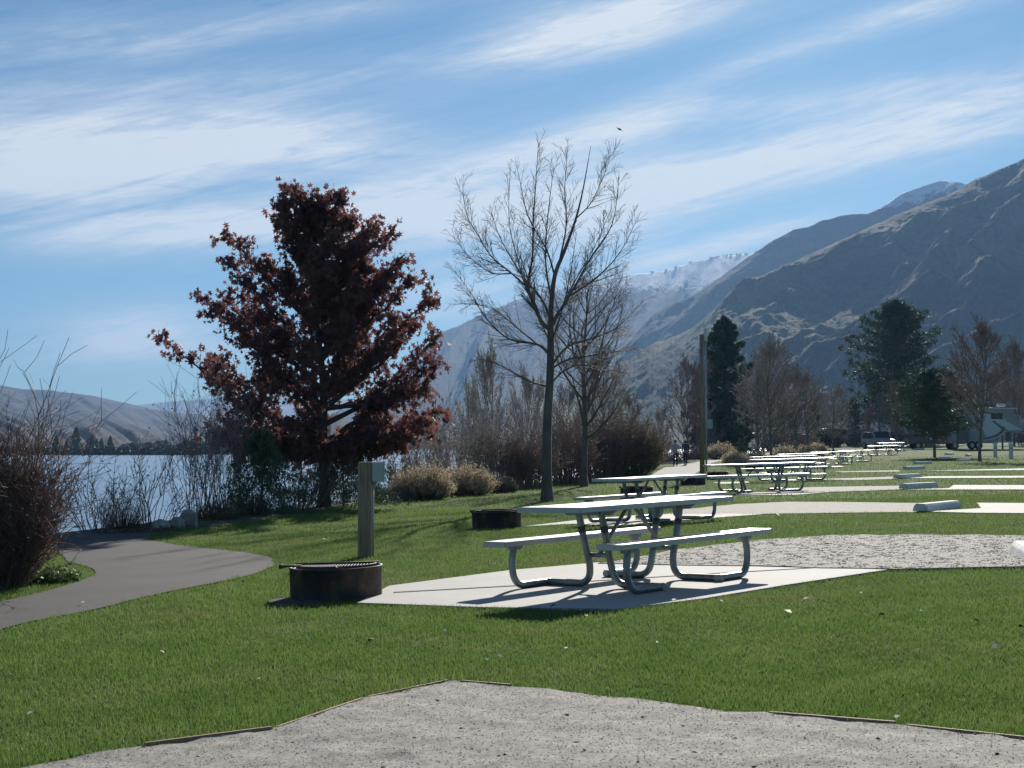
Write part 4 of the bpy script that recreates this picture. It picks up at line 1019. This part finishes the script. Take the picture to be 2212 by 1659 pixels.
# ------------------------------------------------------------------ fallen leaves
lf = npmesh('fallen_leaf', np.array([(-.03, -.005, 0), (0, -.02, .012), (.035, 0, .004), (.01, .022, .016), (-.02, .02, .008)]), np.array([[0, 1, 2, 3, 4]])); lf.materials.append(M['paleleaf'])
ld = lf.copy(); ld.materials.clear(); ld.materials.append(M['darkleaf'])
pale = [(1702, 1332, 1.6), (1555, 1308, 1.1), (1457, 1306, 1.1), (1268, 1340, .8), (898, 1408, .9), (962, 1373, .7), (833, 1137, 1.9), (238, 1450, .7), (66, 1556, .8), (467, 1152, 1.5), (1222, 1413, .8), (2149, 1410, 1.1), (1680, 1117, 2.2), (1742, 1303, 1.0), (1053, 1437, .6), (870, 1176, 1.), (1300, 1060, 1.6), (955, 1086, 1.6), (780, 1140, 1.2), (180, 1310, 1.), (700, 1170, 1.2), (1860, 1290, .8), (1990, 1330, .7), (560, 1480, .7), (350, 1420, .8), (1420, 1400, .7)]
dark = [(800, 1395, 1.3), (262, 1382, .9), (2207, 1366, 1.1), (1195, 1319, 1.1), (1905, 1339, 1.), (1980, 1418, 1.), (1080, 1430, 1.), (1300, 1350, 1.), (1940, 1566, .9), (2110, 1352, .8)]
for i, (u, v, s) in enumerate(pale+dark):
    p = G(u, v); o = bpy.data.objects.new('fallen_leaf', lf if i < len(pale) else ld); COL.objects.link(o)
    o.location = p+Vector((0, 0, .035)); o.scale = (s*.75,)*3; o.rotation_euler = (random.uniform(-.3, .5), random.uniform(-.4, .4), random.uniform(0, 6))
    tag(o, 'small pale leaf lying on the lawn' if i < len(pale) else 'small dark curled leaf lying on the lawn', 'leaf', 'pale leaves on the lawn' if i < len(pale) else 'dark leaves on the lawn')
# ------------------------------------------------------------------ people walking
def skin_obj(name, verts, edges, radii, mat, parent, sub=1):
    me = bpy.data.meshes.new(name); me.from_pydata(verts, edges, []); o = link(name, me, mat, parent)
    sk = o.modifiers.new('skin', 'SKIN'); sk.use_smooth_shade = True; sk.use_x_symmetry = False
    for i, rr in enumerate(radii):
        d = me.skin_vertices[0].data[i]; d.radius = rr if isinstance(rr, tuple) else (rr, rr); d.use_root = (i == 0)
    o.modifiers.new('sub', 'SUBSURF').levels = sub; o.modifiers['sub'].render_levels = sub
    return o
def person(x, y, rz, label, top, step, hat, arms):
    t = empty('person', (x, y, gzf(x, y)+.02), rz)
    fl, fr = step, -step       # foot fore/aft offsets; facing +Y (away from the camera)
    V = [(0, 0, .96), (0, 0, 1.12), (0, -.01, 1.30), (0, -.01, 1.43), (0, .0, 1.50), (0, .015, 1.58), (0, .02, 1.68), (0, .01, 1.75)]
    R = [(.15, .10), (.135, .095), (.16, .10), (.12, .08), .052, (.062, .07), (.075, .09), (.05, .06)]
    Ed = [(i, i+1) for i in range(7)]
    def ch(start, pts, rr):
        k = start
        for p, q in zip(pts, rr): V.append(p); R.append(q); Ed.append((k, len(V)-1)); k = len(V)-1
        return k
    for s, f in ((-1, fl), (1, fr)):
        ch(0, [(s*.09, 0, .88), (s*.10, f*.45+.03, .50), (s*.10, f*.95-.02, .10), (s*.10, f+.02, .05), (s*.11, f+.15, .03)], [.085, .058, .04, .04, .032])
    for s, a in zip((-1, 1), arms):
        w = ch(3, [(s*.18, -.01, 1.42), (s*.235, a[0], 1.14), (s*a[2], a[1], .92)], [.05, .038, .028])
        k = ch(w, [(s*a[2], a[1]+.02, .86)], [(.034, .018)])
        for j in range(4): ch(k, [(s*a[2]-.02+.014*j, a[1]+.03, .80), (s*a[2]-.02+.014*j, a[1]+.045, .775+.004*abs(j-1))], [.009, .008])
        ch(w, [(s*(a[2]-.035), a[1]+.035, .85), (s*(a[2]-.04), a[1]+.05, .82)], [.010, .009])
    body = skin_obj('body', V, Ed, R, M['skin'], t)
    V = [(0, 0, .93), (0, 0, 1.12), (0, -.01, 1.30), (0, -.01, 1.44)]; R = [(.175, .125), (.155, .115), (.18, .12), (.12, .09)]; Ed = [(0, 1), (1, 2), (2, 3)]
    for s, a in zip((-1, 1), arms): ch(3, [(s*.185, -.01, 1.42), (s*.235, a[0], 1.14), (s*(a[2]+.0), a[1]-.01, .95)], [.066, .052, .042])
    skin_obj('jacket' if top == 'jacket' else 'shirt', V, Ed, R, M[top], t)
    V = [(0, 0, .95)]; R = [(.16, .11)]; Ed = []
    for s, f in ((-1, fl), (1, fr)): ch(0, [(s*.09, 0, .86), (s*.10, f*.45+.03, .50), (s*.10, f*.93-.02, .11)], [.098, .072, .056])
    skin_obj('trousers', V, Ed, R, M['jeans'], t)
    for s, f in ((-1, fl), (1, fr)): MB().sph((s*.105, f+.06, .045), .06, (.8, 2.2, .75)).build('shoe', M['shoe'], t)
    if hat: MB().sph((0, .01, 1.72), .105, (1, 1.15, .75)).sph((0, .13, 1.70), .07, (1, 1., .2)).build('cap', M['cap'], t); MB().sph((0, -.015, 1.63), .085, (1, 1, 1.1)).build('hair', M['hair'], t)
    else: MB().sph((0, -.008, 1.695), .098, (1, 1.12, .95)).build('hair', M['hair'], t)
    tag(t, label, 'person', 'walkers on the pale path')
pa = at(1459, 1008, 100); pb = at(1481, 1007, 102)
person(pa.x, pa.y, -.1, 'person in a light grey top and dark trousers walking away, left of the pair', 'shirt', .14, False, [(.0, .05, .25), (-.02, .12, .25)])
person(pb.x, pb.y, .1, 'person in a navy jacket and white cap walking away, right of the pair', 'jacket', -.22, True, [(-.04, -.10, .22), (.03, .10, .23)])
# ------------------------------------------------------------------ fifth wheel trailer and vehicles
D = 137; k = D/F
def lx(u): return (u-2137)*k
def lz(v): return (968-v)*k
pz = at(2137, 968, D); gzt = gzf(pz.x, D); t = empty('camper_trailer', (pz.x, D, gzt)); zs = 1.
prof = [(lx(2064), lz(955)), (lx(2064), lz(884)), (lx(2110), lz(880)), (lx(2186), lz(881)), (lx(2196), lz(893)), (lx(2203), lz(912)), (lx(2211), lz(925)), (lx(2208), lz(929)), (lx(2163), lz(932)), (lx(2156), lz(950)), (lx(2150), lz(955))]
body = MB().prism(prof, 0, 2.5).build('body', M['rvgrey'], t)
MB().box((lx(2135), 1.25, lz(879.4)), (lx(2196)-lx(2066), 2.56, .10), bev=.02).build('roof', M['white'], t)
MB().box((lx(2143), 1.2, lz(873)), (1.1, .8, .32), bev=.08).build('air_conditioner', M['darkglass'], t)
MB().box((lx(2173), 1.2, lz(872)), (.8, .7, .26), bev=.1).build('roof_vent', M['white'], t)
w_ = MB().box((lx(2154), -.012, lz(896)), (50*k/2, .03, 13*k), bev=.01).build('window', M['darkglass'], t)
# sweeping side graphics: thin panels proud of the side wall
def arc_band(cx, cz, rx, rz, a0, a1, w0, w1, y, name, mat):
    V = []; n = 30
    for i in range(n+1):
        a = a0+(a1-a0)*i/n; w = w0+(w1-w0)*i/n
        for s in (0, 1):
            q = 1-s*w; V.append((cx+rx*q*math.cos(a), y, cz+rz*q*math.sin(a)))
    I = np.arange(n); Q = np.stack([2*I, 2*I+1, 2*I+3, 2*I+2], 1); link(name, npmesh(name, V, Q), mat, body)
arc_band(lx(2120), lz(916), 46*k, 26*k, -1.35, 1.7, .999, .999, -.010, 'side_graphic', M['rvpale'])
arc_band(lx(2120), lz(916), 53*k, 31*k, -1.5, 1.75, .10, .10, -.014, 'side_graphic', M['rvtan'])
arc_band(lx(2120), lz(916), 57*k, 33*k, -1.5, 1.75, .05, .05, -.018, 'side_graphic', M['white'])
MB().prism([(lx(2150), lz(905)), (lx(2166), lz(903)), (lx(2209), lz(926)), (lx(2180), lz(927))], -.022, -.004).build('side_graphic', M['rvpale'], body)
MB().prism([(lx(2143), lz(907)), (lx(2148), lz(906)), (lx(2176), lz(927)), (lx(2168), lz(927))], -.026, -.004).build('side_graphic', M['rvtan'], body)
MB().prism([(lx(2068), lz(955)), (lx(2068), lz(904)), (lx(2092), lz(904)), (lx(2092), lz(955))], -.25, -.002).build('slide_out_shade', M['carpaint'], t)  # dark box painted in for the shade at the slide-out opening
for i in range(4): MB().box((lx(2073), -.45-.22*i, lz(949)-.17*i*.9), (.9, .26, .04)).build('step', M['galv'], t)
for u in (2100, 2114):
    wh = MB().cyl((lx(u), -.03, .38), (lx(u), .28, .38), .38, n=24).build('wheel', M['tyre'], t); MB().cyl((lx(u), -.045, .38), (lx(u), -.03, .38), .20, n=16).build('rim', M['silver'], wh)
for y in (.3, 2.2): MB().box((lx(2168), y, lz(950)), (.14, .14, 1.6)).build('landing_leg', M['carpaint'], t)
MB().box((lx(2188), 1.25, 1.25), (.5, .5, 1.0), bev=.05).build('hitch', M['carpaint'], t)
tag(t, 'grey camper trailer with sweeping pale side graphics and raised nose at the right frame edge', 'camper trailer')
def vehicle(name, u, v, D, L, H, label, paint, kind='pickup', rz=0., cat='car', s=1.):
    p = at(u, v, D); t = empty(name, (p.x, D, gzf(p.x, D)), rz, (s, s, s)); W = 1.85
    if kind == 'pickup': prof = [(-L/2, .5), (-L/2, 1.12), (-.1*L, 1.12), (-.07*L, H), (.14*L, H), (.24*L, 1.18), (.47*L, 1.08), (L/2, .9), (L/2, .5)]
    else: prof = [(-L/2, .45), (-L/2, 1.0), (-.44*L, H*.97), (-.38*L, H), (.12*L, H), (.24*L, 1.05), (.45*L, .95), (L/2, .8), (L/2, .45)]
    b = MB().prism(prof, -W/2, W/2); bmesh.ops.bevel(b.bm, geom=b.bm.edges[:], offset=.05, segments=2, affect='EDGES'); b.build('body', M[paint], t)
    for sy in (-1, 1):
        if kind == 'pickup': g = [(-.055*L, 1.18), (-.045*L, H-.1), (.125*L, H-.1), (.20*L, 1.18)]
        else: g = [(-.44*L, 1.02), (-.39*L, H-.1), (.10*L, H-.1), (.2*L, 1.05)]
        MB().prism(g, sy*(W/2+.004)-.006, sy*(W/2+.004)+.006).build('window', M['darkglass'], t)
        for sx in (-.33, .32):
            w = MB().cyl((sx*L, sy*(W/2-.20), .36), (sx*L, sy*(W/2+.02), .36), .36, n=24).build('wheel', M['tyre'], t)
            MB().cyl((sx*L, sy*(W/2+.0), .36), (sx*L, sy*(W/2+.035), .36), .2, n=14).build('rim', M['silver'], w)
    b = MB()
    if kind == 'pickup': q = [(.150*L, H-.04), (.235*L, 1.2)]
    else: q = [(.128*L, H-.04), (.232*L, 1.08)]
    (x0, z0), (x1, z1) = q; an = math.atan2(z1-z0, x1-x0)
    b.box(((x0+x1)/2+.03, 0, (z0+z1)/2+.03), (math.hypot(x1-x0, z1-z0), W-.3, .012), Matrix.Rotation(-an, 3, 'Y')).build('windscreen', M['darkglass'], t)
    MB().box((L/2-.01, -.6, .78), (.05, .3, .16), bev=.02).build('headlight', M['white'], t); MB().box((L/2-.01, .6, .78), (.05, .3, .16), bev=.02).build('headlight', M['white'], t)
    tag(t, label, cat); return t
vehicle('pickup_truck', 2018, 968, 142, 5.4, 1.8, 'dark grey pickup parked under the rounded conifer beside the trailer', 'carpaint', cat='pickup')
vehicle('parked_car', 1898, 960, 150, 4.4, 1.75, 'parked car with bright white roof seen end-on between the trees', 'silver', 'car', math.radians(-80), cat='car')
vehicle('parked_car', 1772, 958, 165, 4.4, 1.5, 'dark parked car at the end of the pale path', 'carpaint', 'car', math.radians(20), cat='car')
vehicle('parked_van', 1812, 957, 175, 5.0, 2.1, 'low silver van half hidden behind the thin tree near the path end', 'silver', 'car', math.radians(10), cat='van')
# slatted bench/sign at the path end
p = at(1736+80, 955, 145); t = empty('slatted_sign', (p.x-2.9, 145, gzf(p.x, 145)))
for i in range(3): MB().box((0, 0, .55+.32*i), (1.25, .05, .18), bev=.01).build('board', M['board'], t)
for sx in (-.5, .5): MB().box((sx, .06, .6), (.1, .06, 1.3), bev=.005).build('post', M['post'], t)
tag(t, 'small slatted wooden sign board left of the dark parked car', 'sign')
# bird
p = at(1338, 279, 90)
b = MB(); b.sph((0, 0, 0), .07, (2.2, .9, .8)); b.prism([(-.05, 0), (.09, 0), (.02, .02)], 0, .34); b.prism([(-.05, 0), (.09, 0), (.02, .02)], -.34, 0)
o = b.build('bird', M['darkleaf']); o.location = p; o.rotation_euler = (.5, .2, .6); tag(o, 'tiny dark bird gliding high in the sky', 'bird')
for o in (proto, ): pass
# ------------------------------------------------------------------ sun and sky
SUN_AZ, SUN_EL = math.radians(12), math.radians(24)
sd = bpy.data.lights.new('sun', 'SUN'); sd.energy = 3.5; sd.angle = math.radians(.53); sd.color = (1, .94, .85)
so = bpy.data.objects.new('sun', sd); COL.objects.link(so)
dirn = Vector((math.sin(SUN_AZ)*math.cos(SUN_EL), math.cos(SUN_AZ)*math.cos(SUN_EL), math.sin(SUN_EL)))
so.rotation_euler = dirn.to_track_quat('Z', 'Y').to_euler(); so.location = (0, 0, 50)
W = bpy.data.worlds.new('World'); S.world = W; W.use_nodes = True; nt = W.node_tree; nt.nodes.clear()
out = nt.nodes.new('ShaderNodeOutputWorld'); bg = nt.nodes.new('ShaderNodeBackground'); nt.links.new(bg.outputs[0], out.inputs[0])
sky = nt.nodes.new('ShaderNodeTexSky'); sky.sky_type = 'NISHITA'; sky.sun_disc = False; sky.sun_elevation = SUN_EL; sky.sun_rotation = SUN_AZ
sky.air_density = 1.; sky.dust_density = .25; sky.ozone_density = 4.; sky.altitude = 300
tc = nt.nodes.new('ShaderNodeTexCoord'); sep = nt.nodes.new('ShaderNodeSeparateXYZ'); nt.links.new(tc.outputs['Generated'], sep.inputs[0])
X, Y_, Z = sep.outputs
az = math_(nt, 'ARCTAN2', X, Y_); el = math_(nt, 'ARCSINE', Z)
def blob(u, v, w, h, ang, s):
    a0 = math.atan((u-CX)/F); e0 = math.atan((HOR-v)/F); c, sn = math.cos(math.radians(ang)), math.sin(math.radians(ang))
    da = math_(nt, 'SUBTRACT', az, a0); de = math_(nt, 'SUBTRACT', el, e0)
    p = math_(nt, 'ADD', math_(nt, 'MULTIPLY', da, c*F/w), math_(nt, 'MULTIPLY', de, sn*F/w))
    q = math_(nt, 'SUBTRACT', math_(nt, 'MULTIPLY', de, c*F/h), math_(nt, 'MULTIPLY', da, sn*F/h))
    d = math_(nt, 'ADD', math_(nt, 'MULTIPLY', p, p), math_(nt, 'MULTIPLY', q, q))
    return math_(nt, 'MULTIPLY', math_(nt, 'EXPONENT', math_(nt, 'MULTIPLY', d, -1.)), s)
B = [(380, 330, 430, 85, 6, .95), (60, 380, 330, 110, 3, .85), (480, 500, 480, 55, 4, .95), (700, 300, 250, 70, -5, .6), (1260, 50, 240, 65, 14, 1.05), (1450, 30, 250, 50, 10, .5),
     (1330, 270, 330, 45, 14, .8), (1720, 235, 330, 30, 8, .6), (1680, 350, 480, 62, 9, 1.05), (1420, 420, 330, 60, 12, .8), (2120, 260, 260, 80, 12, .7), (1560, 535, 260, 26, 14, .9), (1300, 520, 200, 80, 10, .5),
     (310, 728, 190, 58, 3, 1.15), (960, 640, 200, 70, 0, .75), (1010, 430, 330, 75, 5, .7), (600, 50, 420, 34, 12, .5), (120, 110, 330, 60, 10, .42), (330, 190, 420, 36, 8, .4), (1800, 90, 360, 28, 14, .55), (1000, 130, 420, 40, 10, .36), (2050, 40, 260, 30, 12, .35), (850, 470, 220, 60, 5, .5), (430, 770, 300, 30, 0, .3)]
tot = None
for bb_ in B:
    x = blob(*bb_); tot = x if tot is None else math_(nt, 'ADD', tot, x)
cv = nt.nodes.new('ShaderNodeCombineXYZ'); nt.links.new(az, cv.inputs[0]); nt.links.new(el, cv.inputs[1])
def cn(scale, rot, st, det, rough, dist=0.):
    mp = nt.nodes.new('ShaderNodeMapping'); mp.vector_type = 'POINT'; mp.inputs['Rotation'].default_value = (0, 0, math.radians(-rot)); nt.links.new(cv.outputs[0], mp.inputs[0])
    m2 = nt.nodes.new('ShaderNodeMapping'); m2.inputs['Scale'].default_value = (st[0], st[1], 1); nt.links.new(mp.outputs[0], m2.inputs[0])
    return noise(nt, m2.outputs[0], scale, det, rough, dist)
n1 = cn(1., 9, (3.2, 24), 8, .66, .7); n2 = cn(1., 15, (8, 120), 8, .68, 1.1); n3 = cn(1., 5, (2.6, 8), 4, .55); n4 = cn(1., 4, (22, 150), 6, .7, .6)
cl = math_(nt, 'MULTIPLY', tot, math_(nt, 'ADD', -.12, math_(nt, 'MULTIPLY', n1, 2.2)))
cl = math_(nt, 'ADD', cl, math_(nt, 'MULTIPLY', math_(nt, 'SUBTRACT', n2, .5), math_(nt, 'ADD', .42, math_(nt, 'MULTIPLY', tot, .95))))
cl = math_(nt, 'ADD', cl, math_(nt, 'MULTIPLY', math_(nt, 'SUBTRACT', n4, .5), math_(nt, 'ADD', .16, math_(nt, 'MULTIPLY', tot, .9))))
cl = math_(nt, 'ADD', cl, .05)
cl = math_(nt, 'ADD', cl, math_(nt, 'MULTIPLY', math_(nt, 'SUBTRACT', n3, .52), .8))
cl = math_(nt, 'MULTIPLY', cl, .86)
cf = ramp(nt, cl, [(.02, (.03, .03, .03)), (.35, (.22, .22, .22)), (.70, (.58, .58, .58)), (1., (.93, .93, .93))])
cmul = mix(nt, cf, mix(nt, 1., sky.outputs[0], (.215, .345, .405), 'MULTIPLY'), (4.75, 4.95, 5.1))
nt.links.new(cmul, bg.inputs[0]); bg.inputs[1].default_value = .075
# ------------------------------------------------------------------ haze
hz = MB().box((0, 3550, 285), (8600, 7500, 620)).build('haze', None)
m = bpy.data.materials.new('haze_air'); m.use_nodes = True; nt = m.node_tree; nt.nodes.clear()
o_ = nt.nodes.new('ShaderNodeOutputMaterial'); pv = nt.nodes.new('ShaderNodeVolumePrincipled'); pv.inputs['Color'].default_value = (.24, .43, .74, 1)
pv.inputs['Density'].default_value = 1.3e-4; pv.inputs['Anisotropy'].default_value = .25
nt.links.new(pv.outputs[0], o_.inputs['Volume']); hz.data.materials.append(m); tag(hz, kind='stuff', label='thin blue air between camera and mountains', cat='haze')
# ------------------------------------------------------------------ camera and render settings
cd = bpy.data.cameras.new('camera'); cd.sensor_width = 36; cd.lens = F/2212*36; cd.clip_start = .1; cd.clip_end = 30000
co = bpy.data.objects.new('camera', cd); COL.objects.link(co); co.location = (0, 0, EYE); co.rotation_euler = (math.pi/2+PIT, 0, 0); S.camera = co
S.view_settings.view_transform = 'Standard'; S.view_settings.look = 'None'; S.view_settings.exposure = 1.2; S.view_settings.gamma = 1.
S.cycles.max_bounces = 6; S.cycles.diffuse_bounces = 3; S.cycles.glossy_bounces = 3; S.cycles.transmission_bounces = 3; S.cycles.volume_bounces = 0; S.cycles.transparent_max_bounces = 6
S.cycles.use_denoising = True
try: S.cycles.denoiser = 'OPENIMAGEDENOISE'
except Exception: pass
